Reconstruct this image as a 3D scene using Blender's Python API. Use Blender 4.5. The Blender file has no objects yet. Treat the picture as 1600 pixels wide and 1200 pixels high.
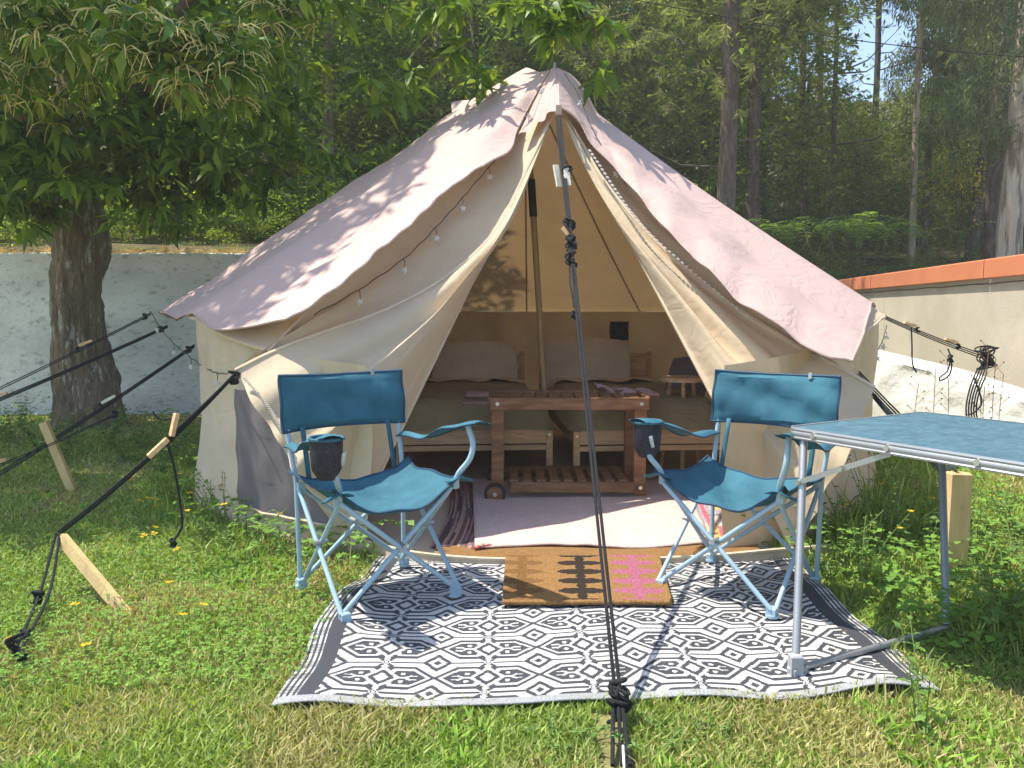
import bpy, math, random
import numpy as np
from mathutils import Vector, Matrix, Euler
from mathutils.noise import noise as pnoise, fractal
random.seed(7); rng = np.random.default_rng(7)
sin, cos, pi, R = math.sin, math.cos, math.pi, math.radians
scn = bpy.context.scene
col = scn.collection
# ------------------------------------------------------------------ camera
H = 1.10; PITCH = math.atan(110/1200); F = 1200.0
cam = bpy.data.objects.new('camera', bpy.data.cameras.new('camera'))
cam.data.sensor_width = 36; cam.data.lens = 27.0; cam.data.clip_start = .05; cam.data.clip_end = 600
cam.location = (0, 0, H); cam.rotation_euler = (pi/2-PITCH, 0, 0)
col.objects.link(cam); scn.camera = cam
# ------------------------------------------------------------------ light
SX, SY = .46, -.11                                   # a point 1 m up throws its shadow this far (x, y)
world = bpy.data.worlds.new('World'); scn.world = world; world.use_nodes = True
nt = world.node_tree; bg = nt.nodes['Background']
sky = nt.nodes.new('ShaderNodeTexSky'); sky.sky_type = 'NISHITA'; sky.sun_disc = False
sky.sun_elevation = math.atan(1/math.hypot(SX, SY)); sky.sun_rotation = math.atan2(-SX, -SY)
nt.links.new(sky.outputs[0], bg.inputs[0]); bg.inputs[1].default_value = .15
sl = bpy.data.lights.new('sun', 'SUN'); sl.energy = 4.0; sl.angle = R(.55); sl.color = (1, .935, .82)
sun = bpy.data.objects.new('sun', sl); col.objects.link(sun)
sun.rotation_euler = Vector((SX, SY, -1)).to_track_quat('-Z', 'Y').to_euler()
scn.view_settings.view_transform = 'Standard'; scn.view_settings.look = 'None'
scn.view_settings.gamma = 1; scn.view_settings.use_curve_mapping = False
scn.view_settings.exposure = 1.10
scn.cycles.max_bounces = 8; scn.cycles.diffuse_bounces = 4; scn.cycles.transmission_bounces = 6
scn.cycles.transparent_max_bounces = 8; scn.cycles.use_denoising = True
# ------------------------------------------------------------------ pixel helpers (photo is 1600 x 1200)
def P(px, py, D):
    x = (px-800)/F; y = (600-py)/F
    dy = cos(PITCH)+y*sin(PITCH); dz = y*cos(PITCH)-sin(PITCH)
    k = D/dy
    return Vector((x*k, D, H+dz*k))
def G(px, py, z=0.):
    x = (px-800)/F; y = (600-py)/F
    dy = cos(PITCH)+y*sin(PITCH); dz = y*cos(PITCH)-sin(PITCH)
    k = (z-H)/dz
    return Vector((x*k, dy*k, z))
# ------------------------------------------------------------------ materials
def rgb(c, k=1.): return (c[0]*k, c[1]*k, c[2]*k, 1)
def pm(name, base, rough=.75, var=.2, scale=6., bump=.0, bscale=40., trans=0., metal=0., attr=None,
       c2=None, c2scale=2., c2lo=.45, c2hi=.6, stretch=(1, 1, 1), spec=.3, alpha=None, sheen=0, tint=None, crease=0, cscale=5):
    m = bpy.data.materials.new(name); m.use_nodes = True
    t = m.node_tree; N = t.nodes; L = t.links; b = N['Principled BSDF']; out = N['Material Output']
    tc = N.new('ShaderNodeTexCoord'); mp = N.new('ShaderNodeMapping'); mp.inputs['Scale'].default_value = stretch
    L.new(tc.outputs['Object'], mp.inputs[0])
    nz = N.new('ShaderNodeTexNoise'); nz.inputs['Scale'].default_value = scale; nz.inputs['Detail'].default_value = 6
    L.new(mp.outputs[0], nz.inputs['Vector'])
    mr = N.new('ShaderNodeMapRange'); mr.inputs[1].default_value = .3; mr.inputs[2].default_value = .7
    mr.inputs[3].default_value = 1-var; mr.inputs[4].default_value = 1+var
    L.new(nz.outputs[0], mr.inputs[0])
    if attr:
        src = N.new('ShaderNodeAttribute'); src.attribute_name = attr; co = src.outputs['Color']
    else:
        src = N.new('ShaderNodeRGB'); src.outputs[0].default_value = rgb(base); co = src.outputs[0]
    if c2:
        n2 = N.new('ShaderNodeTexNoise'); n2.inputs['Scale'].default_value = c2scale; n2.inputs['Detail'].default_value = 8
        n2.inputs['Roughness'].default_value = .65
        L.new(mp.outputs[0], n2.inputs['Vector'])
        r2 = N.new('ShaderNodeMapRange'); r2.inputs[1].default_value = c2lo; r2.inputs[2].default_value = c2hi
        L.new(n2.outputs[0], r2.inputs[0])
        mx = N.new('ShaderNodeMix'); mx.data_type = 'RGBA'
        L.new(r2.outputs[0], mx.inputs[0]); L.new(co, mx.inputs[6]); mx.inputs[7].default_value = rgb(c2)
        co = mx.outputs[2]
    vm = N.new('ShaderNodeVectorMath'); vm.operation = 'SCALE'
    L.new(co, vm.inputs[0]); L.new(mr.outputs[0], vm.inputs['Scale'])
    L.new(vm.outputs[0], b.inputs['Base Color'])
    b.inputs['Roughness'].default_value = rough; b.inputs['Metallic'].default_value = metal
    b.inputs['Specular IOR Level'].default_value = spec
    if sheen: b.inputs['Sheen Weight'].default_value = sheen
    if bump:
        bz = N.new('ShaderNodeTexNoise'); bz.inputs['Scale'].default_value = bscale; bz.inputs['Detail'].default_value = 5
        L.new(mp.outputs[0], bz.inputs['Vector'])
        bp = N.new('ShaderNodeBump'); bp.inputs['Strength'].default_value = bump; bp.inputs['Distance'].default_value = .02
        L.new(bz.outputs[0], bp.inputs['Height']); L.new(bp.outputs[0], b.inputs['Normal'])
        if crease:
            cz = N.new('ShaderNodeTexNoise'); cz.inputs['Scale'].default_value = cscale; cz.inputs['Detail'].default_value = 2; cz.inputs['Distortion'].default_value = 1.6
            L.new(tc.outputs['Object'], cz.inputs['Vector'])
            s1 = N.new('ShaderNodeMath'); s1.operation = 'SUBTRACT'; s1.inputs[1].default_value = .5; L.new(cz.outputs[0], s1.inputs[0])
            s2 = N.new('ShaderNodeMath'); s2.operation = 'ABSOLUTE'; L.new(s1.outputs[0], s2.inputs[0])
            s3 = N.new('ShaderNodeMath'); s3.operation = 'POWER'; s3.inputs[1].default_value = 1.0; L.new(s2.outputs[0], s3.inputs[0])
            b2 = N.new('ShaderNodeBump'); b2.inputs['Strength'].default_value = crease; b2.inputs['Distance'].default_value = .03
            L.new(s3.outputs[0], b2.inputs['Height']); L.new(b2.outputs[0], bp.inputs['Normal'])
    if trans:
        tr = N.new('ShaderNodeBsdfTranslucent')
        if tint:
            tv = N.new('ShaderNodeVectorMath'); tv.operation = 'MULTIPLY'; tv.inputs[1].default_value = tint
            L.new(vm.outputs[0], tv.inputs[0]); L.new(tv.outputs[0], tr.inputs[0])
        else: L.new(vm.outputs[0], tr.inputs[0])
        ms = N.new('ShaderNodeMixShader'); ms.inputs[0].default_value = trans
        L.new(b.outputs[0], ms.inputs[1]); L.new(tr.outputs[0], ms.inputs[2]); L.new(ms.outputs[0], out.inputs[0])
    m['k'] = 1
    return m
M = {}
M['canvas'] = pm('canvas', (.62, .50, .34), .9, .05, 3, .12, 260, trans=.13, c2=(.57, .46, .33), c2scale=1.6, tint=(1, .80, .55), crease=.35, cscale=4)
M['canvas_in'] = pm('canvas_wall', (.68, .56, .40), .9, .06, 3, .12, 260, trans=.13, c2=(.56, .45, .30), c2scale=1.2, tint=(1, .80, .55), crease=.35, cscale=4)
M['fly'] = pm('fly_sheet', (.585, .425, .375), .8, .04, 3, .08, 300, trans=.13, c2=(.535, .39, .35), c2scale=1.5, crease=.45, cscale=5)
M['hem'] = pm('hem', (.62, .50, .36), .9, .1, 8, .2, 200)
M['zip'] = pm('zip', (.5, .48, .44), .6, .2, 60)
M['mesh_grey'] = pm('window_mesh', (.20, .175, .19), .8, .12, 5, .1, 300, trans=.2)
M['mesh_dark'] = pm('dark_mesh', (.035, .035, .045), .8, .2, 30, .3, 400)
M['teal'] = pm('teal_fabric', (.030, .125, .175), .75, .12, 5, .25, 500, trans=.04, c2=(.04, .15, .205), c2scale=5, crease=.3, cscale=4)
M['teal_dark'] = pm('teal_piping', (.022, .07, .12), .7, .15, 20, .2, 300)
M['tube'] = pm('blue_tube', (.31, .44, .53), .35, .06, 9, 0, spec=.5)
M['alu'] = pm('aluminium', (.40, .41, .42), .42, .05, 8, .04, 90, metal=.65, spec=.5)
M['alu_shaded'] = pm('shaded_tube', (.23, .27, .31), .45, .08, 8, 0, metal=.3)  # aluminium again, with the shade under the table top put into its colour
M['foot_grey'] = pm('grey_plastic', (.33, .34, .35), .55, .08, 12)
M['pine'] = pm('pine_wood', (.66, .43, .22), .6, .22, 4, .1, 60, c2=(.42, .23, .09), c2scale=6, c2lo=.58, c2hi=.7, stretch=(1, 1, 8))
M['pine_x'] = pm('pine_wood_rail', (.66, .45, .26), .6, .2, 5, .1, 60, c2=(.42, .23, .09), c2scale=5, c2lo=.62, c2hi=.7, stretch=(1, 8, 8))
M['stake'] = pm('stake_wood', (.60, .43, .20), .75, .2, 6, .3, 60, c2=(.34, .21, .09), c2scale=9, c2lo=.6, c2hi=.72, stretch=(3, 3, .5))
M['brown'] = pm('stained_wood', (.26, .125, .055), .5, .25, 9, .15, 50, c2=(.17, .075, .03), c2scale=5, stretch=(1, 6, 6), spec=.4)
M['toggle'] = pm('toggle_wood', (.68, .42, .22), .6, .2, 30, .1, 90)
M['bamboo'] = pm('pole_wood', (.50, .34, .16), .45, .2, 10, .1, 60, stretch=(5, 5, .6))
M['pole_black'] = pm('pole_sleeve', (.04, .03, .03), .5, .1, 10)
M['rope'] = pm('black_rope', (.030, .032, .036), .8, .5, 220, .8, 500, c2=(.10, .105, .11), c2scale=330, c2lo=.62, c2hi=.68)
M['wire'] = pm('lamp_wire', (.05, .045, .035), .6, .2, 30)
M['star'] = pm('clear_plastic', (.72, .72, .72), .25, .08, 30, trans=.3)
M['cotton'] = pm('cotton_sheet', (.68, .56, .42), .9, .08, 4, .2, 120, crease=.7, cscale=7)
M['olive'] = pm('olive_blanket', (.34, .29, .16), .95, .12, 4, .3, 90, crease=.8, cscale=5)
M['pink'] = pm('pink_towel', (.58, .36, .35), .95, .1, 9, .6, 260)
M['carpet'] = pm('pale_carpet', (.62, .47, .42), .95, .08, 5, .4, 160)
M['coir'] = pm('coir', (.47, .25, .085), .95, .3, 160, 1., 330)
M['gsheet'] = pm('groundsheet', (.50, .40, .30), .85, .12, 3, .2, 60)
M['attrcloth'] = pm('woven_cloth', (1, 1, 1), .85, .12, 60, .5, 300, attr='Col')
M['attrcoir'] = pm('printed_coir', (1, 1, 1), .95, .28, 170, 1., 330, attr='Col')
M['rugback'] = pm('rug_weave', (1, 1, 1), .6, .12, 200, .5, 420, attr='Col', spec=.35)
M['plaster'] = pm('whitewashed_plaster', (.66, .67, .63), .95, .2, 1.2, .9, 22, c2=(.22, .26, .21), c2scale=9, c2lo=.54, c2hi=.74, stretch=(1, 1, 1.8))
M['white'] = pm('rough_white_render', (.80, .78, .73), .9, .08, 5, .55, 14, c2=(.42, .39, .33), c2scale=9, c2lo=.66, c2hi=.74)
M['beige'] = pm('beige_render', (.47, .43, .345), .9, .08, 1.2, .12, 40, c2=(.40, .365, .285), c2scale=.8)
M['terra'] = pm('terracotta_metal', (.52, .185, .09), .55, .08, 3, .05, 30)
M['soil'] = pm('lawn_soil', (.22, .21, .08), 1, .3, 4, .8, 50, c2=(.36, .28, .15), c2scale=1.7, c2lo=.52, c2hi=.64)
M['litter'] = pm('leaf_litter', (.10, .075, .035), 1, .4, 5, 1, 24, c2=(.055, .075, .02), c2scale=1.6)
M['bark'] = pm('chestnut_bark', (.19, .145, .09), .95, .35, 5, 1, 22, c2=(.38, .37, .29), c2scale=9, c2lo=.56, c2hi=.62, stretch=(2, 2, .45), crease=1, cscale=14)
M['pbark'] = pm('pine_bark', (.10, .065, .05), .95, .35, 5, 1, 20, c2=(.16, .13, .11), c2scale=9, stretch=(2, 2, .6))
M['ebark'] = pm('eucalyptus_bark', (.50, .40, .31), .8, .22, 3, .5, 12, c2=(.20, .14, .10), c2scale=2.6, c2lo=.52, c2hi=.6, stretch=(3, 3, .35))
M['leaf'] = pm('chestnut_leaf', (1, 1, 1), .5, .15, 8, 0, attr='Col', trans=.34, spec=.35, tint=(1.25, 1.3, .5))
M['fol'] = pm('foliage', (1, 1, 1), .6, .2, .9, 0, attr='Col', trans=.52, spec=.3, tint=(1.3, 1.35, .6))
M['grass'] = pm('grass_blade', (1, 1, 1), .6, .1, 1.2, 0, attr='Col', trans=.3, spec=.3, tint=(1.2, 1.25, .5))
M['catkin'] = pm('catkin', (.70, .62, .25), .8, .2, 30, 0, trans=.3)
M['petal'] = pm('yellow_petal', (.80, .52, .02), .6, .1, 30, 0, trans=.25)
M['stem'] = pm('green_stem', (.14, .22, .05), .7, .2, 20)
M['steel'] = pm('steel', (.6, .6, .6), .35, .05, 20, metal=.9)
M['wpaint'] = pm('cream_toggle', (.72, .68, .55), .6, .08, 30)
M['cable'] = pm('overhead_cable', (.02, .02, .02), .6, .1, 10)
def net_mat():
    m = pm('black_net', (.03, .03, .04), .7, .2, 30); t = m.node_tree; N = t.nodes; L = t.links
    tc = N.new('ShaderNodeTexCoord'); v = N.new('ShaderNodeTexVoronoi'); v.inputs['Scale'].default_value = 380; L.new(tc.outputs['Object'], v.inputs['Vector'])
    g = N.new('ShaderNodeMath'); g.operation = 'LESS_THAN'; g.inputs[1].default_value = .33; L.new(v.outputs['Distance'], g.inputs[0])
    tr = N.new('ShaderNodeBsdfTransparent'); ms = N.new('ShaderNodeMixShader'); L.new(g.outputs[0], ms.inputs[0]); L.new(N['Principled BSDF'].outputs[0], ms.inputs[1]); L.new(tr.outputs[0], ms.inputs[2])
    L.new(ms.outputs[0], N['Material Output'].inputs[0]); return m
M['net'] = net_mat()
def tabletop_mat():
    m = pm('marbled_table_top', (.055, .125, .165), .42, .12, 7, .03, 60, c2=(.10, .19, .24), c2scale=30, c2lo=.46, c2hi=.62, stretch=(1, 2.2, 1), spec=.3)
    return m
M['ttop'] = tabletop_mat()
# ------------------------------------------------------------------ mesh helpers
class MB:
    def __init__(s): s.v = []; s.f = []; s.c = []
    def add(s, vs, fs, c=None):
        o = len(s.v); s.v.extend([tuple(v) for v in vs]); s.f.extend([tuple(i+o for i in f) for f in fs])
        if c is not None: s.c.extend([c]*len(fs))
        return s
    def box(s, ctr, size, rot=None, c=None, taper=1.):
        hx, hy, hz = size[0]/2, size[1]/2, size[2]/2; b = min(hx, hy, hz)*.22; vs = []
        for z, k in ((-hz, 0), (-hz+b, 1), (hz-b, 1), (hz, 0)):
            e = 0 if k else b; w = 1 if z < 0 else taper
            vs += [((sx*(hx-e))*w, (sy*(hy-e))*w, z) for sx, sy in ((-1, -1), (1, -1), (1, 1), (-1, 1))]
        m = rot.to_matrix() if isinstance(rot, Euler) else (rot or Matrix.Identity(3))
        vs = [m @ Vector(v)+Vector(ctr) for v in vs]
        fs = [(3, 2, 1, 0), (12, 13, 14, 15)]
        for l in range(3):
            for k in range(4): fs.append((l*4+k, l*4+(k+1) % 4, (l+1)*4+(k+1) % 4, (l+1)*4+k))
        return s.add(vs, fs, c)
    def beam(s, a, b, w, t, up=(0, 0, 1), c=None):
        a, b = Vector(a), Vector(b); z = (b-a).normalized(); u = Vector(up)
        if abs(z.dot(u)) > .98: u = Vector((0, 1, 0))
        x = u.cross(z).normalized(); y = z.cross(x)
        return s.box((a+b)/2, (w, t, (b-a).length), Matrix((x, y, z)).transposed(), c)
    def tube(s, pts, r, n=8, c=None, cap=True):
        pts = [Vector(p) for p in pts]; k = len(pts); rs = r if hasattr(r, '__len__') else [r]*k
        t0 = (pts[1]-pts[0]).normalized(); u = Vector((0, 0, 1)) if abs(t0.z) < .9 else Vector((1, 0, 0))
        nx = (u-t0*u.dot(t0)).normalized(); vs = []
        for i, p in enumerate(pts):
            t = (pts[min(i+1, k-1)]-pts[max(i-1, 0)]).normalized()
            nx = (nx-t*nx.dot(t)).normalized(); ny = t.cross(nx)
            for j in range(n):
                a = 2*pi*j/n; vs.append(p+(nx*cos(a)+ny*sin(a))*rs[i])
        fs = [(i*n+j, i*n+(j+1) % n, (i+1)*n+(j+1) % n, (i+1)*n+j) for i in range(k-1) for j in range(n)]
        if cap: fs += [tuple(range(n-1, -1, -1)), tuple((k-1)*n+j for j in range(n))]
        return s.add(vs, fs, c)
    def disc(s, ctr, axis, r, h, n=16, c=None):
        a = Vector(axis).normalized(); return s.tube([Vector(ctr)-a*h/2, Vector(ctr)+a*h/2], r, n, c)
    def ball(s, ctr, r, seg=8, ring=6, sc=(1, 1, 1), c=None):
        vs = []; fs = []; ctr = Vector(ctr)
        for i in range(ring+1):
            ph = pi*i/ring
            for j in range(seg):
                th = 2*pi*j/seg; vs.append(ctr+Vector((r*sc[0]*sin(ph)*cos(th), r*sc[1]*sin(ph)*sin(th), r*sc[2]*cos(ph))))
        for i in range(ring):
            for j in range(seg): fs.append((i*seg+j, (i+1)*seg+j, (i+1)*seg+(j+1) % seg, i*seg+(j+1) % seg))
        return s.add(vs, fs, c)
    def grid(s, g, c=None, flip=False):
        nu, nv = len(g), len(g[0]); vs = [p for r in g for p in r]; fs = []
        for i in range(nu-1):
            for j in range(nv-1):
                q = (i*nv+j, i*nv+j+1, (i+1)*nv+j+1, (i+1)*nv+j); fs.append(q[::-1] if flip else q)
        return s.add(vs, fs, c)
    def build(s, name, mat, parent=None, smooth=True, thick=0, local=False):
        me = bpy.data.meshes.new(name)
        off = Vector((0, 0, 0))
        if parent is not None and not local: off = rootloc(parent)
        me.from_pydata([tuple(Vector(v)-off) for v in s.v], [], s.f); me.validate()
        o = bpy.data.objects.new(name, me); col.objects.link(o)
        if parent is not None: o.parent = parent
        me.materials.append(mat)
        if smooth:
            me.polygons.foreach_set('use_smooth', [True]*len(me.polygons))
            try: me.set_sharp_from_angle(angle=R(38))
            except Exception: pass
        if s.c and len(s.c) == len(me.polygons):
            a = me.color_attributes.new('Col', 'FLOAT_COLOR', 'CORNER')
            lt = np.array([p.loop_total for p in me.polygons])
            cc = np.array([(c[0], c[1], c[2], 1) for c in s.c], dtype=np.float32)
            a.data.foreach_set('color', np.repeat(cc, lt, axis=0).ravel())
        if thick:
            md = o.modifiers.new('thickness', 'SOLIDIFY'); md.thickness = thick; md.offset = 0
        me.update()
        return o
def rootloc(p):
    l = Vector((0, 0, 0))
    while p is not None: l += p.location; p = p.parent
    return l
def tag(o, label=None, cat=None, group=None, kind=None):
    if label: o['label'] = label
    if cat: o['category'] = cat
    if group: o['group'] = group
    if kind: o['kind'] = kind
    return o
def empty(name, loc, label, cat, group=None, rz=0):
    o = bpy.data.objects.new(name, None); col.objects.link(o); o.location = loc; o.rotation_euler = (0, 0, rz)
    o.empty_display_size = .1
    return tag(o, label, cat, group)
def kids(o): return [c for c in col.objects if c.parent == o]
def copy_tree(o, parent=None):
    c = o.copy(); col.objects.link(c); c.parent = parent
    for ch in kids(o): copy_tree(ch, c)
    return c
def crom(pts, n):
    pts = [Vector(p) for p in pts]; k = len(pts)
    d = [0.]
    for i in range(1, k): d.append(d[-1]+(pts[i]-pts[i-1]).length)
    out = []
    for q in range(n):
        s = d[-1]*q/(n-1); i = 0
        while i < k-2 and s > d[i+1]: i += 1
        t = (s-d[i])/max(d[i+1]-d[i], 1e-9)
        p1, p2 = pts[i], pts[i+1]
        p0 = pts[i-1] if i > 0 else p1*2-p2; p3 = pts[i+2] if i+2 < k else p2*2-p1
        L1 = d[i+1]-d[i]; La = (p1-p0).length or 1e-6; Lb = (p3-p2).length or 1e-6
        m1 = (p2-p0)*(L1/(L1+La)); m2 = (p3-p1)*(L1/(L1+Lb))
        out.append(p1*(2*t**3-3*t*t+1)+m1*(t**3-2*t*t+t)+p2*(-2*t**3+3*t*t)+m2*(t**3-t*t))
    return out
def patch(curves, nu, nv, disp=None, dv=None):
    cs = [crom(c, nv) for c in curves]; g = [[None]*nv for _ in range(nu)]
    for j in range(nv):
        line = crom([c[j] for c in cs], nu) if all((cs[a][j]-cs[a+1][j]).length > 1e-5 for a in range(len(cs)-1)) else \
            [cs[0][j].lerp(cs[-1][j], i/(nu-1)) for i in range(nu)]
        for i in range(nu): g[i][j] = line[i]
    if disp:
        o = [[None]*nv for _ in range(nu)]
        for i in range(nu):
            for j in range(nv):
                a = g[min(i+1, nu-1)][j]-g[max(i-1, 0)][j]; b = g[i][min(j+1, nv-1)]-g[i][max(j-1, 0)]
                n = a.cross(b); n = n.normalized() if n.length > 1e-9 else Vector((0, -1, 0))
                if n.y > 0: n = -n
                if dv is not None: n = dv
                o[i][j] = g[i][j]+n*disp(i/(nu-1), j/(nv-1), g[i][j])
        g = o
    return g
def fbm(p, s, o=3): return fractal(Vector(p)*s, 1., 2., o)
def npmesh(name, V, Fc, mat, parent=None, C=None, smooth=False):
    """V (n,3), Fc list of (m,k) arrays of one k; C (m,3) per face"""
    me = bpy.data.meshes.new(name); V = np.asarray(V, np.float32)
    if parent is not None: V = V-np.array(rootloc(parent), np.float32)
    m, k = Fc.shape
    me.vertices.add(len(V)); me.vertices.foreach_set('co', V.ravel())
    me.loops.add(m*k); me.loops.foreach_set('vertex_index', Fc.ravel().astype(np.int32))
    me.polygons.add(m); me.polygons.foreach_set('loop_start', np.arange(0, m*k, k, dtype=np.int32))
    me.polygons.foreach_set('loop_total', np.full(m, k, np.int32)) if False else None
    me.update(calc_edges=True)
    if smooth: me.polygons.foreach_set('use_smooth', np.ones(m, bool))
    if C is not None:
        a = me.color_attributes.new('Col', 'FLOAT_COLOR', 'CORNER')
        cc = np.concatenate([C, np.ones((m, 1))], 1).astype(np.float32)
        a.data.foreach_set('color', np.repeat(cc, k, axis=0).ravel())
    me.materials.append(mat)
    o = bpy.data.objects.new(name, me); col.objects.link(o)
    if parent is not None: o.parent = parent
    return o
def unit(a): return a/np.maximum(np.linalg.norm(a, axis=1, keepdims=True), 1e-9)
def leaves(pos, dr, up, ln, wd, fold=.25, droop=.15, seg=1):
    """leaf blades: two folded halves of two triangles each. returns V, F(tri), faces per leaf"""
    n = len(pos); dr = unit(dr); side = unit(np.cross(dr, up)); nr = np.cross(side, dr)
    ln = ln[:, None]; wd = wd[:, None]
    base = pos; mid = pos+dr*ln*.45+nr*0; tip = pos+dr*ln-nr*ln*droop
    l = mid+side*wd+nr*wd*fold; r = mid-side*wd+nr*wd*fold
    V = np.stack([base, l, tip, r, mid], 1).reshape(-1, 3)
    o = (np.arange(n)*5)[:, None]
    Fc = np.concatenate([o+np.array([[0, 1, 4]]), o+np.array([[1, 2, 4]]), o+np.array([[0, 4, 3]]), o+np.array([[4, 2, 3]])], 1).reshape(-1, 3)
    return V, Fc, 4
def leaf_simple(pos, dr, up, ln, wd):
    n = len(pos); dr = unit(dr); side = unit(np.cross(dr, up)); nr = np.cross(side, dr)
    ln = ln[:, None]; wd = wd[:, None]
    V = np.stack([pos, pos+dr*ln*.45+side*wd+nr*wd*.3, pos+dr*ln, pos+dr*ln*.45-side*wd+nr*wd*.3], 1).reshape(-1, 3)
    o = (np.arange(n)*4)[:, None]
    return V, np.concatenate([o+np.array([[0, 1, 2]]), o+np.array([[0, 2, 3]])], 1).reshape(-1, 3), 2
def rdir(n, zb=0., flat=1.):
    d = rng.normal(size=(n, 3)); d[:, 2] = d[:, 2]*flat+zb
    return unit(d)
def cmix(n, cols, jit=.2):
    cols = np.array(cols); i = rng.integers(0, len(cols), n); k = rng.random((n, 1))
    j = rng.integers(0, len(cols), n)
    return (cols[i]*k+cols[j]*(1-k))*(1+rng.uniform(-jit, jit, (n, 1)))
# ================================================================== SETTING
TC = Vector((.15, 5.60, 0))             # tent centre
def lawn_z(x, y): return 0.
def in_tent(x, y, r=2.42): return (x-TC.x)**2+(y-TC.y)**2 < r*r
wallL = [Vector(p) for p in ((-14, 8.35, 0), (1.6, 8.75, 0), (5.25, 12.6, 0))]
# lawn sheet
g = []
for i in range(61):
    x = -16+28*i/60; row = []
    for j in range(61):
        y = -6+20*j/60
        z = .02*fbm((x, y, 0), .6)+.012*fbm((x, y, 3), 2.5)-.02
        row.append(Vector((x, y, min(z, -.004))))
    g.append(row)
lawn = MB().grid(g, flip=True).build('lawn_ground', M['soil']); tag(lawn, kind='structure')
# far ground, a sheet that runs on past the garden to every side
far = MB()
far.add([(-300, -300, -.12), (300, -300, -.12), (300, 300, -.12), (-300, 300, -.12)], [(0, 1, 2, 3)])
tag(far.build('ground', M['soil'], smooth=False), kind='structure')
def hill_z(x, y):
    d = max(0., y-max(8.6, y_start(x)))
    return 1.76-.33*min(1, max(0, (x-2.4)/2.6))+.06*max(0, x-5.2)+.14*d+.004*d*d*.6+(.12*fbm((x, y, 1), .35)+.05*fbm((x, y, 7), 1.6))*min(1, max(0, d))-.015
def y_start(x):
    return 8.62+(x+14)*.4/15.6 if x < 1.4 else (8.95+(x-1.4)*1.05 if x < 5.0 else 12.75)
g = []
for i in range(91):
    x = -45+105*i/90; y0 = y_start(x); row = [Vector((x, y0+(75-y0)*(j/60)**1.6, 0)) for j in range(61)]; row[0].y -= .06
    for p in row: p.z = hill_z(p.x, p.y)
    g.append(row)
g2 = []
for i in range(41):
    y = 12.76-17*i/40; xw = 4.42+(y-6.4)*.125; row = []
    for j in range(31):
        x = xw+(60-xw)*(j/30)**2.2; row.append(Vector((x, y, 1.43+.06*max(0, x-5.2)+.03*fbm((x, y, 2), 1.1))))
    g2.append(row)
hill = MB().grid(g, flip=True).grid(g2, flip=True).build('hillside', M['litter']); tag(hill, kind='structure')
# whitewashed retaining wall behind the tent
root = empty('garden_wall', (-6, 8.4, 0), 'grey whitewashed plaster retaining wall behind the chestnut trunk, dry straw along its top', 'wall')
m = MB(); seg = []
for a, b in ((wallL[0], wallL[1]), (wallL[1], wallL[2])):
    n = 70; d = (b-a).normalized(); nn = Vector((d.y, -d.x, 0))
    gg = []
    for i in range(n+1):
        p = a.lerp(b, i/n); top = 1.77-.33*min(1, max(0, (p.x-2.4)/2.6))+.012*fbm((p.x, p.y, 0), 1.5)
        row = [p+Vector((0, 0, -.1))+nn*.02]
        for k in range(12): row.append(p+nn*(.012*fbm((p.x, p.y, k*.3), 3))+Vector((0, 0, top*k/12)))
        row += [p+nn*.0+Vector((0, 0, top-.01)), p-nn*.01+Vector((0, 0, top)), p-nn*.24+Vector((0, 0, top)), p-nn*.25+Vector((0, 0, top-.3))]
        gg.append(row)
    m.grid(gg, flip=False)
m.build('plaster', M['plaster'], root)
n = 5200; xs = rng.uniform(-9, 1, n); P0 = np.stack([xs, 8.35+(xs+14)*.4/15.6+rng.uniform(.0, .22, n), 1.79+rng.exponential(.012, n)], 1)
d = rdir(n, 0, .25); V, Fc, k = leaf_simple(P0, d, rdir(n, 2), rng.uniform(.04, .12, n), rng.uniform(.002, .007, n))
o = npmesh('straw', V, Fc, M['grass'], root, np.repeat(cmix(n, [(.5, .34, .14), (.42, .24, .1), (.6, .45, .25)]), k, 0)); o['kind'] = 'stuff'
# beige wall with terracotta coping on the right
a, b = P(1600, 398, 6.4), P(1290, 441, 12.3); d0 = (b-a); d0.z = 0; d0.normalize()
root = empty('boundary_wall', (a.x, a.y, 0), 'smooth beige rendered wall with terracotta coloured coping on the right', 'wall')
zt = P(1600, 398, 6.4).z; zt2 = P(1290, 441, 12.3).z; nn = Vector((d0.y, -d0.x, 0))
a2 = Vector((a.x, a.y, 0))-d0*4; b2 = Vector((b.x, b.y, 0))+d0*.5; Lw = (b2-a2).length
def topz(s): return zt+(zt2-zt)*((s-4)/max((b-a).length, 1e-6))
gg = []
for i in range(41):
    s = Lw*i/40; p = a2+d0*s; T = topz(s)-.16
    gg.append([p+Vector((0, 0, z)) for z in (-.1, .3, .7, 1.0, T)]+[p+nn*.25+Vector((0, 0, T)), p+nn*.25+Vector((0, 0, -.1))])
MB().grid(gg).build('render_coat', M['beige'], root)
MB().tube([a2+d0*(Lw*i/30)-nn*.004+Vector((0, 0, topz(Lw*i/30)-.215+.004*sin(i*2.3))) for i in range(31)], .005, 5).build('brown_line', M['pbark'], root)  # thin brown line along the wall face below the coping
edges = [0, 4.55, 7.6, Lw]
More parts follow.
